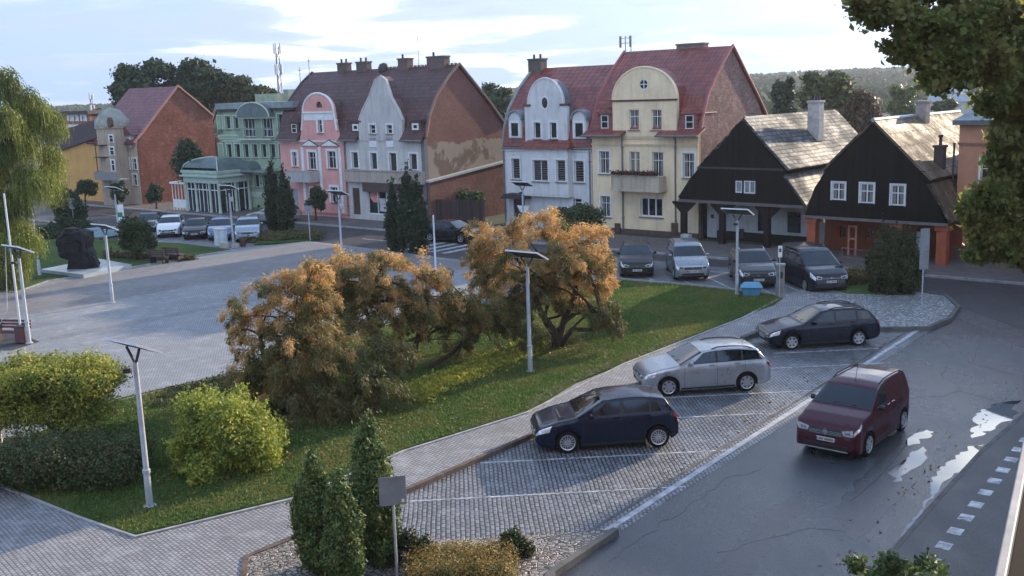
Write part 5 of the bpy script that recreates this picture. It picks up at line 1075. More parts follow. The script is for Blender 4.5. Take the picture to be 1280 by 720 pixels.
# round tree in front of the monument lawn and other small trees
def ball(label,px_,py_,cpx,cpy,rw,rh,n,ls,lm,cat='tree',name='broadleaf_tree',k=26,group=None,seed=1,tr=.09,dy=0):
    b=G(px_,py_); b.z=.1; Y=b.y; c=at(cpx,cpy,Y); s=Y/F_; cc=(c.x-b.x,dy,c.z-b.z); R_=(rw*s,rw*s*.9,rh*s)
    cl=autoclumps(cc,R_,k,(.28,.42),seed,-.8)+[(cc[0],cc[1],cc[2],R_[0]*.6,R_[1]*.6,R_[2]*.6)]
    return tree(name,label,cat,b,max(.5,cc[2]),tr,cl,n,ls,lm,seed,group,every=3)
lmd=leafm((.025,.050,.018),(.05,.085,.028),(.07,.09,.03),.2,.5,1.0)
lmk=leafm((.018,.038,.016),(.036,.064,.025),(.055,.07,.028),.12,.6,.6)
ball('small round-crowned tree with thin trunk on the side lawn by the bench',172,327,171,291,26,30,16000,.15,lmd,seed=5)
ball('small dark tree in front of the pink house balcony',395,277,396,249,13,17,7000,.15,lmk,seed=6)
ball('round dark bush growing above the brown gate',590,276,590,251,20,17,9000,.16,lmd,seed=7)
ball('dark green leafy tree behind the right autumn tree',722,308,722,277,32,25,17000,.16,leafm((.03,.055,.02),(.06,.09,.03),(.10,.10,.03),.25,.5,1.),seed=8)
ball('dark ivy-covered tree leaning on the brick gable',238,263,237,205,26,36,12000,.22,lmk,seed=9)
ball('small clipped tree in front of the ochre building',108,262,108,234,13,13,5000,.18,lmk,seed=10)
ball('dark bushy tree left of the tower house street corner',82,284,86,262,24,28,11000,.2,lmk,seed=11)
ball('small street tree beside the brick gable wall',196,262,194,243,11,13,4000,.18,lmk,seed=12)
ball('small dark street tree under the tower balcony',148,266,147,240,12,16,4500,.18,lmk,seed=13)
for i,(x_,y_,w_,h_,t_) in enumerate(((50,300,28,9,'low dark hedge bush beyond the willow strands'),(92,288,26,8,'low dark hedge bush behind the monument'))):
    b=G(x_,y_); s=b.y/F_; shrub('hedge_bush',t_,'shrub',b,dome(w_*s,1.0,h_*2.2*s,20,30+i),7000,.16,lmk)
b=G(358,300); shrub('island_planting','low rusty-green planting around the pair of slim conifers','shrub',b,[(x_,y_,.25,.7,.6,.3) for x_ in np.linspace(-2.3,1.9,7) for y_ in (-.5,.4,1.2)],12000,.13,leafm((.10,.09,.03),(.17,.12,.045),(.05,.07,.02),.2))
b=G(1075,356); shrub('verge_shrub','low ochre-green shrub beside the parked black van','shrub',b,[(x_,y_,.35,.5,.5,.4) for x_ in np.linspace(-1.2,.5,4) for y_ in (-.3,.5)],8000,.10,leafm((.12,.09,.03),(.19,.14,.04),(.06,.07,.02),.2))
b=G(190,350-24); shrub('flower_bed','low flowering plants between the monument and the round tree','plants',b,[(x_,0.3+x_*-.4,.2,.5,.4,.22) for x_ in np.linspace(-3.2,2.6,8)],6000,.12,leafm((.05,.07,.02),(.12,.09,.04),(.2,.08,.06),.2))
# trees rising behind the houses
def far(label,x,y,rx,ry,Y,n,ls,lm,seed,k=30,name='broadleaf_tree',fr=(.22,.36)):
    c=at(x,y,Y); s=Y/F_; b=Vector((c.x,Y,0)); cl=autoclumps((0,0,c.z),(rx*s,rx*s,ry*s),k,fr,seed,-.9)+[(0,0,c.z-ry*s*.3,rx*s*.55,rx*s*.55,ry*s*.5)]
    return tree(name,label,'tree',b,c.z,max(.25,rx*s*.07),cl,n,ls,lm,seed,'trees rising behind the houses',every=2)
far('big dark tree directly behind the red-roofed tower house, left crown',183,112,42,36,135,17000,.62,lmk,41,34)
far('big dark tree behind the brick gable, tallest crown on the left skyline',256,104,48,30,140,17000,.62,lmk,42,34)
far('lower brownish-green tree above the green building roof',306,118,36,24,138,12000,.6,leafm((.045,.055,.02),(.08,.08,.03),(.05,.06,.02),.15,.6,.3),43)
far('small dark tree by the lattice mast',345,140,20,14,130,4000,.55,lmk,44,14)
far('dark tree seen between the patched gable and the white house',622,128,26,24,150,9000,.6,lmk,45)
far('dark tree at the foot of the patched gable skyline',600,140,22,30,155,6000,.6,leafm((.03,.045,.018),(.06,.07,.025),None,.15),46,20)
far('dark spruce-like tree behind the pale brick gable',979,128,17,34,120,7000,.5,lmk,47,24)
far('broad sunlit green tree behind the first timber house chimney',1036,118,38,34,115,17000,.48,leafm((.05,.065,.02),(.17,.17,.05),(.06,.08,.03),.3,.5,.3),48,36)
far('reddish-brown tree between the two timber roofs',1075,140,24,28,110,7000,.45,leafm((.10,.06,.03),(.17,.09,.045),(.06,.05,.02),.3),49,24)
far('round light green tree behind the second timber house',1128,130,18,25,150,9000,.5,leafm((.08,.12,.035),(.16,.19,.06),None,.3),50,22)
far('small pale tree right of the second timber house chimney',1182,136,15,14,118,4000,.42,leafm((.08,.09,.03),(.14,.14,.05),None,.3),51,12)
far('dark tree far left behind the brick apartment block',124,152,14,18,170,4000,.7,lmk,52,12)
# large tree on the right, trunk outside the frame
Bt=Vector((15.2,25.5,.05)); bigc=pxclump([(1272,215,30,32),(1240,255,26,26,-.4),(1228,285,20,18,-.6),(1250,300,34,28),(1300,270,46,46),(1262,175,20,26),(1275,150,34,34),(1255,120,22,24,.5),(1300,100,40,44),(1245,308,20,12,-.6),(1216,262,10,10,-.8),(1300,318,30,16),
 (1215,60,34,22,-2),(1170,38,34,16,-2.4),(1120,22,30,14,-3),(1085,8,26,12,-3),(1150,68,26,12,-2.6),(1195,95,30,16,-2),(1235,75,30,26,-1.5),(1270,50,40,34,-1),(1210,15,40,18,-2),(1140,-10,50,18,-2),(1262,10,40,30,-1),(1178,62,18,14,-2.4),(1168,95,14,7,-2.6),(1115,58,10,5,-2.8),
 (1340,200,60,80),(1340,60,60,60),(1230,-40,70,30)],Bt.y,Bt)
lbig=leafm((.11,.14,.035),(.25,.28,.075),(.27,.23,.07),.6,.45,1.2,.35)
root=empty('broadleaf_tree',Bt); tag(root,'large leafy tree at the right edge with branches reaching over the top corner','tree')
trunkmesh(root,9.5,.30,bigc[:9]+bigc[-3:],5,None,.35,3,(.2,-.3)); P=clumpcloud(splitc(bigc,17,.26,1,1.25),150000,.35,.1)[0]; P=P+RNG.normal(size=P.shape)*np.array([.12,.12,.10]); Nn=unit(RNG.normal(size=P.shape)+np.array([0,0,.5])); quads('crown',leafquads(P,Nn,.15,.105),lbig,root)
# young tree tops below the camera
for i,(x_,y_,r_,t_) in enumerate(((1122,712,.42,'left'),(1172,716,.30,'right'))):
    p=at(x_,y_,16.5 if i==0 else 16.9); b=Vector((p.x,p.y,.05)); h_=p.z-.05
    cl=[(RNG.normal()*.25,RNG.normal()*.3,h_-abs(RNG.normal())*.55+.1,.2,.2,.2) for _ in range(16)]
    root=tree('young_tree',f'{t_} of two slender young tree tops at the bottom edge by the wet kerb','tree',b,h_*.9,.05,cl,3200,.10,leafm((.05,.085,.025),(.10,.15,.045),None,.35),60+i,'young trees by the pavement',every=2,start=.6)

# fallen leaves on grass, path and gutter
n=1500; ctr=[G(700,440),G(500,510),G(360,550),G(285,590),G(640,430)]; ii=RNG.integers(0,len(ctr),n)
P=np.array([(c.x,c.y,.165) for c in ctr])[ii]+RNG.normal(size=(n,3))*np.array([1.8,1.6,0.004]); 
onlot=np.array([(G(668,545)-Vector((p[0],p[1],0))).dot(rn)<0.0 for p in P]); P=P[~onlot]
o=quads('fallen_leaves',leafquads(P,unit(RNG.normal(size=P.shape)*.3+np.array([0,0,1])),.09,.06),leafm((.25,.15,.04),(.40,.26,.08),(.16,.09,.03),.2,.6,.8)); kind(o,'stuff','yellow-brown fallen leaves scattered over the lawn and path','fallen leaves')
n=420; t=RNG.uniform(-8,28,n); w=-.35-np.abs(RNG.normal(size=n))*.5; P=np.array([list(ro(a_,b_)) for a_,b_ in zip(t,w)]); P[:,2]=.03
t=RNG.uniform(-6,20,120); w=5.05-np.abs(RNG.normal(size=120))*.3; P2=np.array([list(ro(a_,b_)) for a_,b_ in zip(t,w)]); P2[:,2]=.02; P=np.concatenate([P,P2])
o=quads('gutter_leaves',leafquads(P,unit(RNG.normal(size=P.shape)*.3+np.array([0,0,1])),.08,.055),leafm((.14,.09,.04),(.26,.17,.07),(.08,.05,.03),.2,.6,.8)); kind(o,'stuff','small damp brown leaves lying along both gutters of the road','fallen leaves')
# ------------------------------------------------------------------ vehicles
m_tyre=plain((.008,.008,.008),.85,0,.2,8.0); m_rim=plain((.40,.41,.42),.35,.6,.15,8.0); m_trim=plain((.014,.014,.015),.55,0,.2,5.0); m_chrome=plain((.55,.55,.56),.2,.9); 
m_screen=glass((.010,.014,.019),.05,.45); m_head=plain((.62,.64,.66),.12,.4,.35,14.0,1.0); m_tail=plain((.30,.012,.015),.2,0,.3,9.0,1.0); m_plate=plain((.50,.50,.48),.5); m_blue=plain((.02,.05,.25),.5)
m_mesh=plain((.008,.008,.009),.5)
def interp(keys,x):
    if x<=keys[0][0]: return keys[0][1]
    for (a,p),(b,q) in zip(keys,keys[1:]):
        if x<=b: return p+(q-p)*(x-a)/(b-a)
    return keys[-1][1]
def sm(keys,x,w=.045): return (interp(keys,x-w)+2*interp(keys,x-w*.5)+2*interp(keys,x)+2*interp(keys,x+w*.5)+interp(keys,x+w))/8
class Car:
    def __init__(s,p):
        s.p=p; s.L,s.W,s.H=p['L'],p['W'],p['H']; L_,H_c=s.L,s.H; s.wr=p.get('wr',.315); s.xf=p['fo']; s.xr=p['fo']+p['wb']; s.af=s.wr+.055
        hf,(cx_,cz),(ax,az),(bx,bz),(tx,tz)=p['hf'],p['cowl'],p['a'],p['b'],p['t']
        s.top=[(0,hf-.20),(.05,hf-.06),(.16,hf),(cx_*.55,(hf+cz)/2+.03),(cx_,cz),(ax,az),(ax+.35,H_c-.02),(ax+.9,H_c),(bx-.6,H_c-.015),(bx,bz),(tx,tz),(L_-.03,tz-.10),(L_,tz-.25)]
        s.cowl=(cx_,cz); s.A=(ax,az); s.Bk=(bx,bz); s.T=(tx,tz); s.belt0=p.get('belt',cz-.02); s.rise=p.get('rise',.06)
        nf=p.get('nose',.74)
        s.plan=[(0,nf),(.06,nf+.09),(.16,nf+.15),(.38,.955),(.8,.99),(L_*.4,1),(L_-.8,.99),(L_-.25,.95),(L_-.08,.90),(L_,.84)]
        s.bot=[(0,.34),(.05,.26),(.25,.20),(.7,.18),(L_-.6,.19),(L_-.15,.27),(L_,.36)]
        s.tumble=p.get('tumble',.42)
    def sec(s,x):
        x=min(max(x,0),s.L); zt=sm(s.top,x); w=sm(s.plan,x,.03)*s.W/2; bt=min(s.belt0+s.rise*(x-s.cowl[0])/(s.L-s.cowl[0]),zt-.035); zb=sm(s.bot,x)
        g=zt-bt; wt=w*.955-s.tumble*max(0,g-.05); za=zb; arch=0
        for c in (s.xf,s.xr):
            d=abs(x-c)
            if d<s.af: za=max(za,s.wr+math.sqrt(max(0,s.af**2-d*d))); arch=1
        fl=max(zb,.2) ; mid=(za+bt)/2; k=min(g,.5)
        wi=min(w-.02,s.W/2-.27) 
        return [(0,fl),(wi,fl),(wi,za),(w-.015,za),(w,min(za+.04,bt-.05)),(w+.012*min(1,w),mid*.5+za*.5),(w+.008,mid*.55+bt*.45),(w*.99,bt-.05),(w*.955,bt),(wt+.012,zt-.10*k-.015),(wt-.03,zt-.03*k-.006),(wt*.72,zt-.012*k),(0,zt+.012*k)]
    def S(s,x,v):
        q=s.sec(x); i=min(int(v),len(q)-2); t=v-i; return Vector((s.L/2-x,q[i][0]*(1-t)+q[i+1][0]*t,q[i][1]*(1-t)+q[i+1][1]*t))
    def norm(s,x,v):
        e=.03; a=s.S(min(x+e,s.L),v)-s.S(max(x-e,0),v); b_=s.S(x,min(v+e,11.99))-s.S(x,max(v-e,0)); n_=a.cross(b_)
        if n_.length<1e-9: return Vector((0,1,0))
        n_.normalize(); 
        c=Vector((0,0,.7)); p=s.S(x,v)
        if n_.dot(p-Vector((p.x*.8,0,.6)))<0: n_=-n_
        return n_
    def patch(s,m,xa,xb,v0,v1,side=1,off=.006,nx=8,nv=4,mi=0):
        # xa, xb: start and end, each a number or (at v0, at v1)
        A=xa if isinstance(xa,tuple) else (xa,xa); B=xb if isinstance(xb,tuple) else (xb,xb); vs=[];fs=[]
        for j in range(nv+1):
            t=j/nv; v=v0+(v1-v0)*t; x0_=A[0]+(A[1]-A[0])*t; x1_=B[0]+(B[1]-B[0])*t
            for i in range(nx+1):
                x=x0_+(x1_-x0_)*i/nx; p=s.S(x,v)+s.norm(x,v)*off; vs.append((p.x,p.y*side,p.z))
        for j in range(nv):
            for i in range(nx): q=j*(nx+1)+i; fs.append((q,q+1,q+nx+2,q+nx+1))
        m.add(vs,fs,mi); return m
    def top_patch(s,m,x0_,x1_,v0=10.2,off=.006,nx=8,mi=0,inset_=0):
        vs=[];fs=[];nv=5; cols=[(v0+(12-v0)*j/nv,1) for j in range(nv+1)]+[(v0+(12-v0)*j/nv,-1) for j in range(nv-1,-1,-1)]
        for i in range(nx+1):
            x=x0_+(x1_-x0_)*i/nx
            for v,sd_ in cols: p=s.S(x,min(v,11.999))+s.norm(x,min(v,11.9))*off; vs.append((p.x,p.y*sd_,p.z))
        k=len(cols)
        for i in range(nx):
            for j in range(k-1): q=i*k+j; fs.append((q,q+1,q+k+1,q+k))
        m.add(vs,fs,mi); return m
def make_car(label,cat,p,paint,loc,yaw,group=None,name='parked_car',detail=1,**o):
    c=Car(p); root=empty(name,(loc[0],loc[1],loc[2] if len(loc)>2 else .006),yaw); tag(root,label,cat,group); L_=c.L
    xs=set(np.round(np.linspace(0,L_,int(L_/.07)),4))|{0.02,.05,.1,L_-.02,L_-.05}
    for w_ in (c.xf,c.xr):
        for k in range(-8,9): xs.add(round(w_+c.af*math.sin(k/8*PI/2),4))
        xs|={w_-c.af-.004,w_+c.af+.004}
    xs=sorted(x for x in xs if 0<=x<=L_); vv=[0,1,2,3,4,5,6,7,8,8.5,9,9.5,10,10.5,11,11.5,11.999]; m=MB(); vs=[];fs=[]; mi=[]
    n_=len(vv)*2-2; full=[(v,1) for v in vv]+[(v,-1) for v in vv[-2:0:-1]]
    for x in xs:
        for v,sd_ in full: q=c.S(x,v); vs.append((q.x,q.y*sd_,q.z))
    k=len(full)
    for i in range(len(xs)-1):
        for j in range(k):
            fs.append((i*k+j,i*k+(j+1)%k,(i+1)*k+(j+1)%k,(i+1)*k+j)); a=full[j][0]; b_=full[(j+1)%k][0]; mi.append(1 if max(a,b_)<=3 else 0)
    fs+=[tuple(range(k)),tuple((len(xs)-1)*k+j for j in range(k))]; mi+=[0,0]
    o_=len(m.v); m.v+=[Vector(v) for v in vs]; m.f+=fs; m.m+=mi
    for sd_ in (1,-1):      # door gaps and sills
        for x in p['seams']: c.patch(m,x-.006,x+.006,4.2,8.0,sd_,.003,1,6,1)
        c.patch(m,c.xf+c.af+.03,c.xr-c.af-.03,3.6,4.3,sd_,.004,6,1,1 if p.get('sill',1) else 0)
    if p.get('clad'): 
        for sd_ in (1,-1): c.patch(m,c.xf+c.af+.02,c.xr-c.af-.02,4,5.1,sd_,.012,8,2,1)
    body=m.build('body',[paint,m_trim],root,smooth=38)
    cw,A,Bk,T=c.cowl[0],c.A[0],c.Bk[0],c.T[0]
    c.top_patch(MB(),cw+.05,A-.05,9.35).build('windscreen',m_screen,root,smooth=60,recalc=False)
    if T-Bk>.08: c.top_patch(MB(),Bk+(T-Bk)*.12,T-.04,9.95,nx=5).build('rear_window',m_screen,root,smooth=60,recalc=False)
    for sd_ in (1,-1):
        for i,(xa,xb) in enumerate(p['win']): c.patch(MB(),xa,xb,8.12,8.93,sd_,.006,8,4).build('side_window',m_screen,root,smooth=60,recalc=False)
        tm=MB(); a0=p['win'][0][0]; b0=p['win'][-1][1]; a0=a0 if isinstance(a0,tuple) else (a0,a0); b0=b0 if isinstance(b0,tuple) else (b0,b0)
        c.patch(tm,(a0[0]-.03,a0[1]-.03),(b0[0]+.03,b0[1]+.03),8.05,8.97,sd_,.0035,12,4).build('window_trim',m_trim,root,smooth=60,recalc=False)
        # wheels
        for x in (c.xf,c.xr):
            w_=MB(); r=c.wr; wd=.10; M_=Matrix.Translation((L_/2-x,sd_*(c.W/2-.11),r))@Matrix.Rotation(rad(-90*sd_),4,'X')
            w_.lathe([(r*.62,-wd),(r*.92,-wd),(r,-wd*.6),(r,wd*.6),(r*.93,wd),(r*.68,wd*1.02),(r*.66,wd*.7)],24,M=M_); 
            wh_=w_.build('wheel',m_tyre,root,smooth=35); rm=MB(); rm.lathe([(0,wd*.35),(r*.66,wd*.4),(r*.66,wd*.85),(r*.71,wd*1.06)],24,0,M_)
            ns=p.get('spokes',7)
            for k in range(ns):
                R2=M_@Matrix.Rotation(2*PI*k/ns,4,'Z'); sw_=p.get('sw',.032); rm.add([(-sw_,.02,wd*.95),(sw_,.02,wd*.95),(sw_*.9,r*.68,wd*.98),(-sw_*.9,r*.68,wd*.98)],[(0,1,2,3)],1,R2)
            rm.lathe([(0,wd*1.02),(r*.16,wd*1.0),(r*.2,wd*.8)],12,1,M_); rm.lathe([(r*.60,wd*.9),(r*.69,wd*1.08),(r*.71,wd*1.0)],24,1,M_); rm.build('rim',[m_mesh,m_rim],wh_,smooth=30)
        # mirror
        q=c.S(cw+.42,8.0); mm=MB(); mm.lathe([(0,-.1),(.06,-.085),(.075,-.02),(.07,.06),(0,.09)],10,M=Matrix.Translation((q.x,(q.y+.12)*sd_,q.z+.07))@Matrix.Rotation(rad(90),4,'X')@Matrix.Diagonal((.8,1,1,1))); mm.box(q.x-.03,q.x+.03,min(q.y*sd_,(q.y+.1)*sd_)-.01,max(q.y*sd_,(q.y+.1)*sd_),q.z+.0,q.z+.05); mm.build('side_mirror',p.get('mirror') or paint,root,smooth=50)
        hx=p.get('hx',.46); hm_=c.patch(MB(),(.01,.03),(hx*.8,hx),*p.get('hv',(6.1,8.15)),sd_,.010,7,4); hw_=c.W/2*p.get('nose',.74); zz=p['hf']; hm_.add([(L_/2+.016,sd_*hw_*.60,zz-.13),(L_/2+.014,sd_*hw_*1.0,zz-.06),(L_/2+.014,sd_*hw_*1.0,zz-.25),(L_/2+.018,sd_*hw_*.66,zz-.25)],[(0,1,2,3)])
        hl_=hm_.build('headlight',m_head,root,smooth=60,recalc=False); MB().add([(L_/2+.021,sd_*hw_*.70,zz-.16),(L_/2+.021,sd_*hw_*.92,zz-.13),(L_/2+.021,sd_*hw_*.92,zz-.22),(L_/2+.021,sd_*hw_*.72,zz-.22)],[(0,1,2,3)]).build('lens',m_mesh if p.get('diamond') is None else m_chrome,hl_)
        c.patch(MB(),(L_-.17,L_-.12),(L_-.015,L_-.04),*p.get('tv',(6.6,8.3)),sd_,.008,3,5).build('tail_light',m_tail,root,smooth=60,recalc=False)
        if detail:
            for x in p['handles']: q=c.S(x,7.2); MB().box(q.x-.09,q.x+.09,min((q.y-.02)*sd_,(q.y+.03)*sd_),max((q.y-.02)*sd_,(q.y+.03)*sd_),q.z-.015,q.z+.02).build('door_handle',p.get('hmat') or paint,root)
        if p.get('rails'):
            pts=[c.S(x,10.1)+Vector((0,0,.045 if 0<i<7 else .0)) for i,x in enumerate(np.linspace(A+.3,Bk-.15,8))]; MB().tube([(q.x,q.y*sd_,q.z) for q in pts],.022,6).build('roof_rail',p.get('rmat') or m_trim,root,smooth=50)
        if p.get('fog',1): q=c.S(.02,5.0); MB().lathe([(0,.02),(.07,.02),(.08,0),(0,-.02)],12,M=Matrix.Translation((L_/2-.035,(c.W/2*.62)*sd_,.38))@Matrix.Rotation(rad(90),4,'Y')).build('fog_lamp',m_trim,root)
    # nose: grille, bumper opening, plate, badge
    F=L_/2; hw=c.W/2*p.get('nose',.74); hf=p['hf']; gz1=hf-.15; gz0=gz1-p.get('gh',.13); ghw=hw*.62
    g=MB(); g.box(F-.03,F+.012,-ghw,ghw,gz0,gz1); gr_=g.build('grille',m_mesh,root,bevel=.01); b_=MB(); 
    for k in range(p.get('gb',2)): z=gz0+(gz1-gz0)*(k+1)/(p.get('gb',2)+1); b_.box(F+.01,F+.02,-ghw*.97,ghw*.97,z-.010,z+.010)
    b_.build('grille_bar',p.get('gmat') or m_chrome,gr_)
    MB().lathe([(0,.012),(.05,.01),(.055,0)],14,M=Matrix.Translation((F+.018,0,(gz0+gz1)/2+.01))@Matrix.Rotation(rad(90),4,'Y')).build('badge',m_chrome,gr_)
    if p.get('diamond'):
        d=MB(); 
        for sg_ in (1,-1): d.add([(F+.034,0,gz1+.05),(F+.034,sg_*.085,gz1-.06),(F+.034,sg_*.055,gz1-.06),(F+.034,0,gz1+.015)],[(0,1,2,3)]); d.add([(F+.034,0,gz1-.17),(F+.034,sg_*.085,gz1-.06),(F+.034,sg_*.055,gz1-.06),(F+.034,0,gz1-.13)],[(0,1,2,3)])
        d.build('badge',m_chrome,gr_)
    MB().box(F-.05,F+.006,-hw*.8,hw*.8,.33,.33+p.get('lower',.12)).build('bumper_intake',m_mesh,root,bevel=.01)
    pz=gz0-.16 if gz0>.52 else .40
    pl_=MB().box(F+.0,F+.022,-.26,.26,pz,pz+.11).build('number_plate',m_plate,root,bevel=.004); MB().box(F+.023,F+.025,-.258,-.22,pz+.003,pz+.107).build('plate_band',m_blue,pl_)
    MB().box(F+.0235,F+.0245,-.19,-.06,pz+.025,pz+.085).box(F+.0235,F+.0245,-.02,.22,pz+.025,pz+.085).build('plate_marks',plain((.16,.16,.16),.6,0,.6,60.0),pl_)
    pr=MB().box(-F-.022,-F+.0,-.26,.26,.62,.73).build('number_plate',m_plate,root)
    for sg_ in (-1,1): q=c.top_patch  # wipers
    wp=MB(); 
    for yy in (-.25,.3): a_=c.S(cw+.08,11.9); b2=c.S(cw+.28,11.5); wp.tube([(a_.x,yy,a_.z+.02),(b2.x+.02,yy+.38 if yy<0 else yy+.3,c.S(cw+.18,11.0).z+.02)],.010,4)
    wp.build('wiper',m_trim,root)
    q=c.S(Bk-.25,11.9); 
    if p.get('aerial',1): a_=c.S(A+.25 if p.get('aerialf') else Bk-.3,11.9); MB().tube([(a_.x,0,a_.z),(a_.x-.12,0,a_.z+.20 if not p.get('aerialf') else a_.z+.4)],.008,5).build('aerial',m_trim,root)
    for f in o.get('extra',()): f(c,root,paint)
    return root
HATCH=dict(L=4.05,W=1.76,H=1.49,wb=2.58,fo=.87,hf=.76,cowl=(1.12,1.0),a=(1.92,1.42),b=(3.70,1.38),t=(3.93,1.0),seams=(1.32,2.42,3.32),handles=(2.25,3.12),win=[((1.42,1.98),2.38),(2.48,(3.22,3.2)),((3.27,3.25),(3.55,3.45))],spokes=14,sw=.018,nose=.76,wr=.32,fog=0)
WAGON=dict(L=4.32,W=1.80,H=1.50,wb=2.64,fo=.83,hf=.80,cowl=(1.15,1.02),a=(2.02,1.43),b=(3.88,1.41),t=(4.18,1.02),seams=(1.36,2.46,3.4),handles=(2.28,3.15),win=[((1.5,2.05),2.42),(2.5,3.3),(3.36,(4.0,3.82))],spokes=7,sw=.05,nose=.76,rails=1,wr=.32)
EST=dict(L=4.42,W=1.74,H=1.48,wb=2.66,fo=.87,hf=.74,cowl=(1.32,.97),a=(2.12,1.41),b=(3.98,1.37),t=(4.27,.99),seams=(1.5,2.6,3.5),handles=(2.42,3.28),win=[((1.62,2.18),2.56),(2.64,3.42),(3.5,(4.08,3.9))],spokes=6,sw=.045,nose=.80,rails=1,wr=.31)
VAN=dict(L=4.1,W=1.80,H=1.76,wb=2.6,fo=.82,hf=.98,cowl=(.98,1.20),a=(1.72,1.65),b=(3.86,1.70),t=(4.02,1.15),seams=(1.2,2.25,3.1),handles=(2.15,2.5),win=[((1.28,1.76),2.22)],spokes=5,sw=.07,nose=.84,rails=1,wr=.33,rise=.0,tumble=.30,belt=1.16,diamond=1,gb=3,gh=.17,aerialf=1,lower=.10,mirror=m_trim,hv=(6.9,8.3),hx=.40)
MPV=dict(L=4.38,W=1.81,H=1.80,wb=2.73,fo=.90,hf=.92,cowl=(1.0,1.16),a=(1.75,1.66),b=(4.1,1.74),t=(4.3,1.12),seams=(1.2,2.25,3.3),handles=(2.1,2.45),win=[((1.3,1.8),2.2),(2.3,3.25),(3.35,(4.05,3.95))],spokes=6,sw=.05,nose=.80,rails=1,wr=.32,tumble=.28,belt=1.12,rise=.02,rmat=m_trim)
CROSS=dict(L=4.37,W=1.83,H=1.62,wb=2.61,fo=.92,hf=.86,cowl=(1.1,1.10),a=(1.95,1.54),b=(3.85,1.53),t=(4.2,1.1),seams=(1.3,2.4,3.3),handles=(2.2,3.1),win=[((1.42,2.0),2.36),(2.46,3.3),((3.38,3.36),(3.8,3.65))],spokes=7,sw=.035,nose=.76,wr=.34,clad=1,gb=2,gh=.16,rails=1)
SUV=dict(L=4.64,W=1.85,H=1.72,wb=2.71,fo=.9,hf=.93,cowl=(1.15,1.14),a=(1.95,1.63),b=(4.1,1.62),t=(4.45,1.14),seams=(1.35,2.45,3.4),handles=(2.25,3.2),win=[((1.48,2.02),2.4),(2.5,3.35),((3.42,3.4),(4.15,3.98))],spokes=5,sw=.05,nose=.80,wr=.36,clad=1,gb=2,gh=.2,rails=1,rmat=m_chrome)
BIGVAN=dict(L=4.85,W=1.89,H=1.94,wb=3.0,fo=.95,hf=.98,cowl=(1.0,1.22),a=(1.95,1.80),b=(4.6,1.90),t=(4.78,1.2),seams=(1.25,2.35,3.4),handles=(2.2,2.6),win=[((1.35,1.95),2.3),(2.42,3.35),(3.45,(4.45,4.4))],spokes=8,sw=.03,nose=.78,wr=.33,tumble=.24,belt=1.2,rise=.0,gb=2,gh=.12)
SEDAN=dict(L=4.35,W=1.68,H=1.40,wb=2.55,fo=.85,hf=.72,cowl=(1.25,.93),a=(1.95,1.33),b=(3.3,1.33),t=(3.72,.97),seams=(1.4,2.45,3.25),handles=(2.3,3.1),win=[((1.5,2.02),2.4),(2.48,(3.2,3.15))],spokes=8,sw=.03,nose=.85,wr=.30)
def near_wheels(pf,pr,p,side):      # ground contact pixels of the two near-side wheels, front then rear -> centre, yaw
    a,b=G(*pf),G(*pr); d=(a-b); d.z=0; d.normalize(); yaw=math.atan2(d.y,d.x); mid_x=(a+b)/2; lat=Vector((-d.y,d.x,0)); xc=p['L']/2-(p['fo']+p['wb']/2)
    c=mid_x-d*xc+lat*side*(p['W']/2-.1); return (c.x,c.y,.006),yaw
# foreground diagonal bays
loc,yaw=near_wheels((711,566),(821,559),HATCH,-1); make_car('dark blue hatchback with multi-spoke wheels parked nearest, below the silver estate','car',HATCH,carpaint((.003,.008,.024),.0,.3),loc,yaw,'cars parked in the diagonal bays')
loc,yaw=near_wheels((838,495),(930,489),WAGON,-1); make_car('silver estate car with roof rails parked between the two dark blue cars','car',WAGON,carpaint((.36,.38,.40),.6,.3),loc,yaw,'cars parked in the diagonal bays')
loc,yaw=near_wheels((991,437),(1070,432),EST,-1); make_car('navy estate car parked beside the gravel island','car',EST,carpaint((.004,.007,.018),.0,.3),loc,yaw,'cars parked in the diagonal bays')
# dark red van driving
a,b=G(992,560),G(1075,577); lat=(b-a).normalized(); yw_=math.atan2(-lat.x,lat.y)+PI if False else math.atan2(-lat.x*1.0,lat.y*1.0)
hd=Vector((lat.y,-lat.x,0)); 
if hd.y>0: hd=-hd
yaw=math.atan2(hd.y,hd.x); fc=(G(996,566)+G(1072,578))/2; cpos=fc-hd*(VAN['L']/2-.12)
def white_strip(c,root,paint):
    F=c.L/2; MB().box(F-.02,F+.016,-.62,.62,.26,.30).build('bumper_trim',m_chrome,root); MB().box(F-1.62,F-1.3,-.35,.05,c.cowl[1]+.06,c.cowl[1]+.065).build('dash_papers',m_white,root)
make_car('dark red small van with roof rails driving along the wet road','van',VAN,carpaint((.050,.007,.015),.1,.3),(cpos.x,cpos.y,.01),yaw,name='moving_van',extra=(white_strip,))
def facing(label,cat,p,paint,pa,pb,yawdeg,name='parked_car',group='cars parked in the row facing the lawn'):
    m_=(G(*pa)+G(*pb))/2; yaw=rad(yawdeg); hd=Vector((math.cos(yaw),math.sin(yaw),0)); c=m_-hd*(p['L']/2-.12); return make_car(label,cat,p,paint,(c.x,c.y,.01),yaw,group,name,detail=0)
facing('black crossover car parked at the left end of the row, facing the lawn','car',CROSS,carpaint((.012,.013,.016),.0,.3),(778,348),(815,348),-96)
facing('silver tall family car with dark roof rails, parked beside the black crossover','car',MPV,carpaint((.24,.26,.28),.6,.3),(848,352),(884,352),-91)
facing('dark grey off-roader with silver front, parked beside the tall lamp','car',SUV,carpaint((.03,.032,.035),.3,.3),(928,362),(968,361),-94)
loc,yaw=near_wheels((1017,369),(986,357),BIGVAN,1)
facing('black passenger van parked at the right end of the row','van',BIGVAN,carpaint((.012,.014,.022),.0,.3),(1014,369),(1061,366),-84)
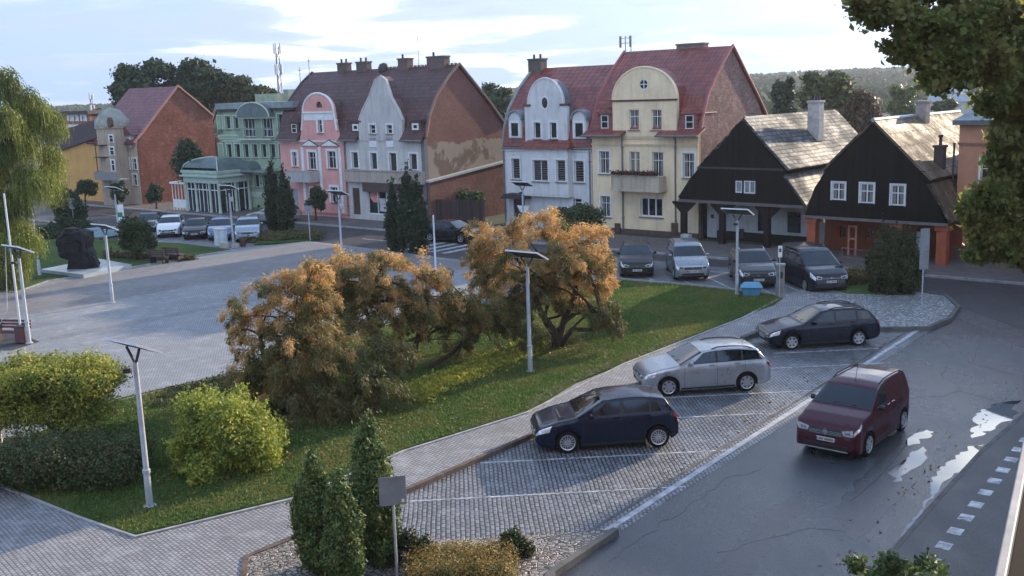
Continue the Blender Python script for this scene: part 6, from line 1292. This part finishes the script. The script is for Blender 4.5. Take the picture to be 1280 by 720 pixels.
facing('grey car half hidden by the autumn tree, left of the black crossover','car',HATCH,carpaint((.16,.17,.18),.5,.3),(722,337),(756,337),-94)
g_='cars parked on the side parking'
facing('white hatchback parked at the left end of the side parking','car',HATCH,carpaint((.62,.64,.65),.0,.3),(198,298),(223,297),-80,group=g_)
facing('black old saloon car parked between the white and the blue hatchbacks','car',SEDAN,carpaint((.012,.012,.013),.1,.3),(231,300),(256,300),-80,group=g_)
facing('blue hatchback parked behind the white cabinet','car',HATCH,carpaint((.05,.10,.22),.3,.3),(262,302),(288,301),-80,group=g_)
facing('silver-blue family car parked right of the slim lamp','car',MPV|{'H':1.62,'a':(1.75,1.52),'b':(4.0,1.56)},carpaint((.25,.31,.36),.5,.3),(297,304),(323,303),-80,group=g_)
loc,yaw=near_wheels((329,282),(352,283),SUV,-1); make_car('silver-beige estate car parked behind the slim conifers','car',WAGON,carpaint((.30,.29,.27),.5,.3),(G(340,280).x,G(340,280).y+1,.01),rad(165),g_,detail=0)
loc,yaw=near_wheels((583,305),(549,305),EST,-1); make_car('black car driving on the street behind the thin white post','car',HATCH|{'L':4.4,'H':1.44,'spokes':6},carpaint((.010,.012,.014),.2,.22),(G(565,301).x,G(565,301).y,.01),rad(-32),name='moving_car',detail=0)
make_car('dark car partly hidden by the round tree, leftmost on the side parking','car',HATCH,carpaint((.03,.03,.035),.2,.3),(G(197,294).x-1.5,G(197,294).y+2.6,.01),rad(-80),g_,detail=0)
# ------------------------------------------------------------------ street furniture
m_pole=plain((.40,.42,.44),.5,.2,.2,3.0); m_polew=plain((.55,.56,.57),.5,0,.15,3.0); m_panel=plain((.02,.025,.05),.15,0,.2,6.0,1.0); m_back=plain((.045,.05,.055),.7)
def lamp(label,px_,py_,h,cam=False,tilt=26,az=38,w=1.35,rp_=.075):
    b=G(px_,py_); root=empty('solar_lamp',(b.x,b.y,.1)); tag(root,label,'street lamp','solar lamps around the square'); hp=h-.45
    MB().lathe([(.16,0),(.16,.04),(rp_*1.2,.05),(rp_*1.1,.9),(rp_*.95,.95),(rp_*.8,hp)],12).lathe([(rp_*1.1,.9),(rp_*1.35,.9),(rp_*1.35,.98),(rp_,1.0)],12).build('pole',m_pole,root,smooth=40)
    e=Vector((math.cos(rad(-az)),math.sin(rad(-az)),0)); nrm=Vector((math.sin(rad(az))*math.sin(rad(tilt)),math.cos(rad(az))*math.sin(rad(tilt)),math.cos(rad(tilt)))); s2=nrm.cross(e)
    top=Vector((0,0,h-.05)); m=MB()
    for sg_ in (-1,1): m.tube([(0,0,hp-.05),Vector((0,0,hp+.05))+e*.08*sg_,top+e*.27*sg_-nrm*.06],.035,8)
    m.build('fork',m_back,root,smooth=40)
    M_=Matrix(((e.x,s2.x,nrm.x,top.x),(e.y,s2.y,nrm.y,top.y),(e.z,s2.z,nrm.z,top.z),(0,0,0,1)))
    pn=MB().box(-w/2,w/2,-.36,.36,-.012,.0,0,M_).build('solar_panel',m_back,root); MB().box(-w/2+.03,w/2-.03,-.33,.33,.001,.014,0,M_).build('cell_face',m_panel,pn)
    MB().box(-w/2-.02,w/2+.02,-.38,-.355,-.03,.03,0,M_).box(-w/2-.02,w/2+.02,.355,.38,-.03,.03,0,M_).box(-w/2-.02,-w/2+.004,-.355,.355,-.03,.03,0,M_).box(w/2-.004,w/2+.02,-.355,.355,-.03,.03,0,M_).build('panel_frame',m_polew,pn)
    l=MB().box(-.13,.07,-.05,.07,-.07,.03,0,Matrix.Translation(Vector((0,0,hp-.15))+Vector((-.1,-.22,0)))).build('lamp_head',m_trim,root,bevel=.015)
    if cam: MB().lathe([(0,-.26),(.07,-.24),(.11,-.16),(.11,-.06),(.13,0),(.0,.02)],12,M=Matrix.Translation((.18,-.1,hp-.35))).build('dome_camera',m_polew,root,smooth=50); MB().tube([(.02,0,hp-.3),(.2,-.1,hp-.3)],.03,6).build('camera_arm',m_polew,root)
    return root
lamp('nearest solar lamp, on the lawn left of the rounded yellow-green shrub',188,638,4.2)
lamp('solar lamp on the lawn in front of the feathery autumn trees',663,468,4.3)
lamp('solar lamp on the square in front of the monument',141,381,3.95)
lamp('solar lamp with white dome cameras before the pink house, across the square',428,326,4.2,True)
lamp('solar lamp with round head by the white cabinet and the side parking',292,308,4.1,True)
lamp('solar lamp between the silver tall car and the dark off-roader',921,371,4.05)
lamp('solar lamp beside the red-brown bench at the left edge',37,432,4.15)
lamp('small distant solar lamp behind the monument',150,305,4.0)
lamp('small distant solar lamp in front of the white house',655,303,3.9)
def post(name,label,px_,py_,h,r,mat,cat='post',group=None,base=None):
    b=G(px_,py_); root=empty(name,(b.x,b.y,.1)); tag(root,label,cat,group); MB().lathe([(r*1.2,0),(r*1.1,.1),(r,.12),(r*.75,h),(0,h+.01)],10).build('pole',mat,root,smooth=50)
    MB().lathe([(r*2.4,0),(r*2.4,.03),(r*1.3,.05)],10).build('base_plate',mat,root)
    if base: MB().lathe([(r*1.9,0),(r*1.9,base),(r,base+.05)],10).build('sleeve',mat,root,smooth=50)
    return root
post('flagpole','thin white post without a panel between the two autumn trees',545,344,3.3,.06,m_polew)
post('flagpole','tall white flagpole on the side lawn near the willow, right one',50,346,4.9,.05,m_polew,'flagpole','flagpoles by the willow',.9)
post('flagpole','white flagpole just left of the bench at the left edge',28,430,6.4,.05,m_polew,'flagpole','flagpoles by the willow')
post('white_post','grey-white post cut by the left edge of the photo below the flat-topped shrub',1,558,2.3,.07,m_polew)
b=G(12,433); MB_=MB().tube([(b.x+.35,b.y,4.3),(b.x+.1,b.y,1.6),(b.x-.35,b.y,.9)],.012,5); tag(MB_.build('rope',m_polew),'pale rope hanging slack from the flagpole by the bench','rope')
# signs
def sign(label,px_,py_,h,w,hh,facing_,mat,name='road_sign',group=None,pr=.03,two=False,off=0):
    b=G(px_,py_); root=empty(name,(b.x,b.y,.1),facing_); tag(root,label,'sign',group); MB().tube([(0,0,0),(0,0,h)],pr,8).build('pole',m_pole,root,smooth=50)
    m=MB()
    if two: m.box(-w/2+off,w/2+off,-.055,-.035,h-hh-.05,h-hh*.5-.06).box(-w/2+off,w/2+off,-.055,-.035,h-hh*.5-.02,h)
    else: m.box(-w/2+off,w/2+off,-.055,-.035,h-hh,h)
    pl_=m.build('sign_plate',mat,root,bevel=.008); MB().box(-w*.35,w*.35,-.035,-.02,h-hh*.3,h-hh*.3+.03).box(-w*.35,w*.35,-.035,-.02,h-hh*.75,h-hh*.75+.03).build('bracket',m_trim,root); return root
m_signback=plain((.22,.23,.24),.55,.2,.2,3.0)
sg1=sign('square grey sign back on a thin pole in the foreground conifer bed',497,728,2.25,.56,.62,rad(12),m_signback)
MB().box(.17,.23,-.06,-.056,1.68,1.75).build('sticker',m_white,sg1)
sign('tall sign with two grey-white plates on the gravel island right of the conifers',1152,385,3.45,.42,1.75,rad(5),m_signback,two=True)
s3=sign('narrow white parking sign on a post beside the concrete pillar',974,374,2.45,.20,.55,rad(0),m_white)
MB().box(-.05,.05,-.06,-.056,2.15,2.32).build('symbol',m_trim,s3)
sign('grey back of a square sign by the planted island in front of the pink house',388,303,2.5,.5,.55,rad(15),m_signback)
sign('small pale sign post beside the dark bush near the willow',93,285,2.4,.45,.9,rad(10),m_signback)
s4=sign('white information board with green emblem behind the round-crowned tree',153,292,2.2,.6,1.6,rad(0),m_white); MB().box(-.18,.18,-.06,-.056,1.2,1.6).build('emblem',plain((.03,.16,.07),.6),s4)
# concrete pillar, blue container, cabinets, bins
def prop(name,label,cat,px_,py_,rz=0,z=.1):
    b=G(px_,py_); r=empty(name,(b.x,b.y,z),rz); tag(r,label,cat); return r
r=prop('concrete_pillar','grey concrete pillar standing beside the blue container','pillar',975,373,rad(-10)); MB().box(-.19,.19,-.15,.15,0,1.5).build('shaft',plain((.20,.19,.18),.85,0,.3,3.0),r,bevel=.02); MB().box(-.22,.22,-.18,.18,1.501,1.57).build('cap',m_conc,r,bevel=.01); MB().box(-.1,.1,-.165,-.151,.9,1.2).build('socket_panel',m_trim,r)
r=prop('grit_bin','blue plastic grit bin with pitched lid on the lawn corner','bin',939,372,rad(-12),.13)
mb_=plain((.05,.17,.27),.5,0,.15,3.0); MB().prism([(-.36,0),(.36,0),(.46,.42),(-.46,.42)],-.3,.3,'y').build('container',mb_,r,bevel=.02); MB().add([(-.52,-.36,.42),(.52,-.36,.42),(.52,.36,.42),(-.52,.36,.42),(-.32,0,.64),(.34,0,.64),(-.52,-.36,.39),(.52,-.36,.39),(.52,.36,.39),(-.52,.36,.39)],[(0,1,5,4),(1,2,5),(2,3,4,5),(3,0,4),(0,1,7,6),(1,2,8,7),(2,3,9,8),(3,0,6,9),(6,7,8,9)]).build('lid',plain((.09,.26,.38),.45),r)
r=prop('electric_cabinet','white electric cabinet standing in front of the blue hatchback','cabinet',277,309,rad(-20)); MB().box(-.42,.42,-.2,.2,.0,1.15).build('body',plain((.50,.56,.60),.5),r,bevel=.02); MB().box(-.46,.46,-.24,.24,1.151,1.23).build('lid',m_polew,r,bevel=.01); MB().box(-.005,.005,-.205,-.2,.05,1.1).build('door_gap',m_trim,r)
r=prop('litter_bin','dark brown litter bin right of the lamp by the side parking','bin',304,310,0); MB().lathe([(.17,0),(.2,.05),(.22,.6),(.2,.62),(.18,.55),(.15,.1),(0,.08)],14).build('bucket',m_wood,r,smooth=40)
r=prop('lamp_plinth','low pale concrete blocks at the foot of the lamp by the side parking','plinth',290,311,rad(-15)); MB().box(-.75,-.1,-.35,-.05,0,.35).box(.15,.55,-.3,.1,0,.28).build('block',m_conc,r,bevel=.02)
def bench(label,px_,py_,rz,mat,sx=1.7):
    r=prop('park_bench',label,'bench',px_,py_,rz); m=MB()
    for k in range(4): m.box(-sx/2,sx/2,-.25+k*.13,-.15+k*.13,.42,.46)
    m.build('seat',mat,r); m=MB()
    for k in range(3): m.box(-sx/2,sx/2,.27+k*.02,.30+k*.02,.55+k*.13,.65+k*.13)
    m.build('backrest',mat,r)
    for s_ in (-1,1): MB().box(s_*sx*.36-.04,s_*sx*.36+.04,-.22,.26,0,.42).box(s_*sx*.36-.04,s_*sx*.36+.04,.24,.30,.0,.92).build('leg',m_trim,r)
    return r
mbr=plain((.10,.035,.035),.6,0,.3,3.0)
bench('dark bench on the side lawn edge, left of two near the round tree',200,331,rad(160),plain((.07,.045,.04),.7),1.3)
bench('dark bench on the side lawn edge, right of two near the round tree',219,328,rad(160),plain((.07,.045,.04),.7),1.3)
bench('red-brown wooden bench on the square beside the lamp at the left edge',14,430,rad(-12),mbr,1.7)
r=prop('litter_bin','red-brown litter bin at the right end of the bench at the left edge','bin',28,432,0); MB().box(-.2,.2,-.18,.18,.05,.72).build('bucket',mbr,r,bevel=.02); MB().box(-.23,.23,-.21,.21,.721,.76).build('lid',m_trim,r)
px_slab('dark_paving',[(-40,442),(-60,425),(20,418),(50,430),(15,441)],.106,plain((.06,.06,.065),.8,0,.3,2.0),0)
# monument: rough dark bronze mass on a slate slab
b=G(101,341); slab=[G(52,343),G(105,350),G(165,337),G(122,329)]; o_=MB().prism([(p.x-b.x,p.y-b.y) for p in slab],.0,.22,'z').build('slate_slab',plain((.30,.34,.37),.3,0,.25,1.2),None)
root=empty('monument',(b.x,b.y,.1)); tag(root,'rough dark bronze head-like monument on a pale slate slab','monument'); o_.parent=root
sil=[(75,293),(84,287),(96,286),(106,288),(114,292),(115,300),(113,307),(116,314),(119,322),(124,330),(119,342),(86,341),(88,331),(89,324),(79,321),(74,312),(73,302)]
Yc=b.y; cz=at(97,314,Yc); pol=[(at(x,y,Yc).x-cz.x,at(x,y,Yc).z-cz.z) for x,y in sil]
def polrad(an):
    d=(math.cos(an),math.sin(an)); best=.3
    for (x1_,z1_),(x2_,z2_) in zip(pol,pol[1:]+pol[:1]):
        ex,ez=x2_-x1_,z2_-z1_; den=d[0]*ez-d[1]*ex
        if abs(den)<1e-9: continue
        t=(x1_*ez-z1_*ex)/den; u_=(x1_*d[1]-z1_*d[0])/den
        if t>0 and -.001<=u_<=1.001: best=max(best,t)
    return best
bm_=bmesh.new(); bmesh.ops.create_icosphere(bm_,subdivisions=5,radius=1)
for v in bm_.verts:
    p=v.co.copy(); q=math.hypot(p.x,p.z); an=math.atan2(p.z,p.x); R2=polrad(an)*min(1,q**.55 if q>0 else 0); yy=math.copysign(abs(p.y)**.6,p.y)*.72*(1-.25*max(0,-p.z))
    d=noise.cell(p*3.1)*.10+noise.fractal(p*2.6,.8,2.2,5)*.10; k=1+d*.6
    v.co=Vector((math.cos(an)*R2*k+cz.x-b.x,yy*(1+d),math.sin(an)*R2*k+cz.z-.1))
me=bpy.data.meshes.new('bronze_mass'); bm_.to_mesh(me); bm_.free(); n=NT('dark bronze'); f=n.noise(4,6,.7); n.bump(f,.9,.08); me.materials.append(n.fin(n.mix(n.ramp(f,[(.4,0.),(.65,1.)]),(.012,.012,.016),(.03,.028,.032)),.55,.0,spec=.25))
o_=bpy.data.objects.new('bronze_mass',me); C.objects.link(o_); o_.parent=root
# pale blue basin behind the monument
r=prop('fountain_basin','pale blue shallow basin on the lawn behind the monument','basin',126,295,0,.1); MB().lathe([(0,.2),(1.5,.2),(1.55,.42),(1.72,.42),(1.72,0),(1.5,0)],28).build('rim_wall',plain((.25,.36,.42),.5),r,smooth=40); MB().lathe([(0,.36),(1.54,.36)],28).build('water',plain((.12,.27,.36),.1),r)
# lattice mast and far masts
def mast(label,x,y0,y1,Y,w):
    b=at(x,250,Y); t=at(x,y0,Y).z; root=empty('lattice_mast',(b.x,Y,0)); tag(root,label,'mast'); m=MB()
    for i in range(3): a=2*PI*i/3; m.tube([(w*math.cos(a),w*math.sin(a),0),(w*.5*math.cos(a),w*.5*math.sin(a),t)],.06,4)
    k=int(t/1.2)
    for j in range(k):
        for i in range(3): a=2*PI*i/3; c=2*PI*(i+1)/3; z=j*1.2; s=1-.5*z/t; s2=1-.5*(z+1.2)/t; m.tube([(w*s*math.cos(a),w*s*math.sin(a),z),(w*s2*math.cos(c),w*s2*math.sin(c),z+1.2)],.035,3,cap=False)
    m.build('tower_frame',m_pipe,root); d=MB()
    for z in (t-.8,t-3.2): 
        for i in range(3): a=2*PI*i/3+.5; d.tube([(0,0,z+.6),(w*math.cos(a),w*math.sin(a),z+.6)],.05,4).box(w*math.cos(a)-.09,w*math.cos(a)+.09,w*math.sin(a)-.09,w*math.sin(a)+.09,z,z+1.2)
    d.build('antenna_panel',m_polew,root); return root
mast('lattice radio mast rising behind the green building',359.5,58,0,125,.42)
mast('thin faraway lattice mast near the brick apartment block',127,118,0,210,.4)
# small far buildings on the right horizon
for i,(x_,y_,w_,t_) in enumerate(((1162,128,9,'low white-roofed building far behind the second timber house'),(1188,116,6,'tiny pale building on the wooded hillside'))):
    p=at(x_,y_,230+i*120); hh=House('far_building',t_,'building',Vector((p.x,p.y,0)),-20); MB().box(0,w_,0,8,0,p.z).build('wall',m_conc,hh.root); MB().prism([(-.3,p.z),(8.3,p.z),(4,p.z+1.6)],-.3,w_+.3,'x').build('roof',m_zinc,hh.root)
# pedestrian barrier and small items in front of the arcade
r=empty('railing',(0,0,0)); tag(r,'low reddish railing in front of the arcade of the second timber house','railing'); a=G(1052,331); b=G(1100,338); m=MB()
for z in (.45,.95): m.tube([(a.x,a.y,z),(b.x,b.y,z)],.03,6)
for k in range(4): q=a.lerp(b,k/3); m.tube([(q.x,q.y,.0),(q.x,q.y,.97)],.035,6)
m.build('rail',plain((.18,.09,.08),.6),r)
# air
hz=MB().box(-1100,1100,-150,1600,-1.2,140); hzm=bpy.data.materials.new('haze'); hzm.use_nodes=True; t=hzm.node_tree; t.nodes.clear(); o_=t.nodes.new('ShaderNodeOutputMaterial'); pv_=t.nodes.new('ShaderNodeVolumePrincipled'); pv_.inputs['Density'].default_value=.0002; pv_.inputs['Color'].default_value=(.80,.88,1,1); pv_.inputs['Anisotropy'].default_value=.3
t.links.new(pv_.outputs[0],o_.inputs['Volume']); kind(hz.build('haze',hzm),'stuff','pale air haze over the whole town','haze')
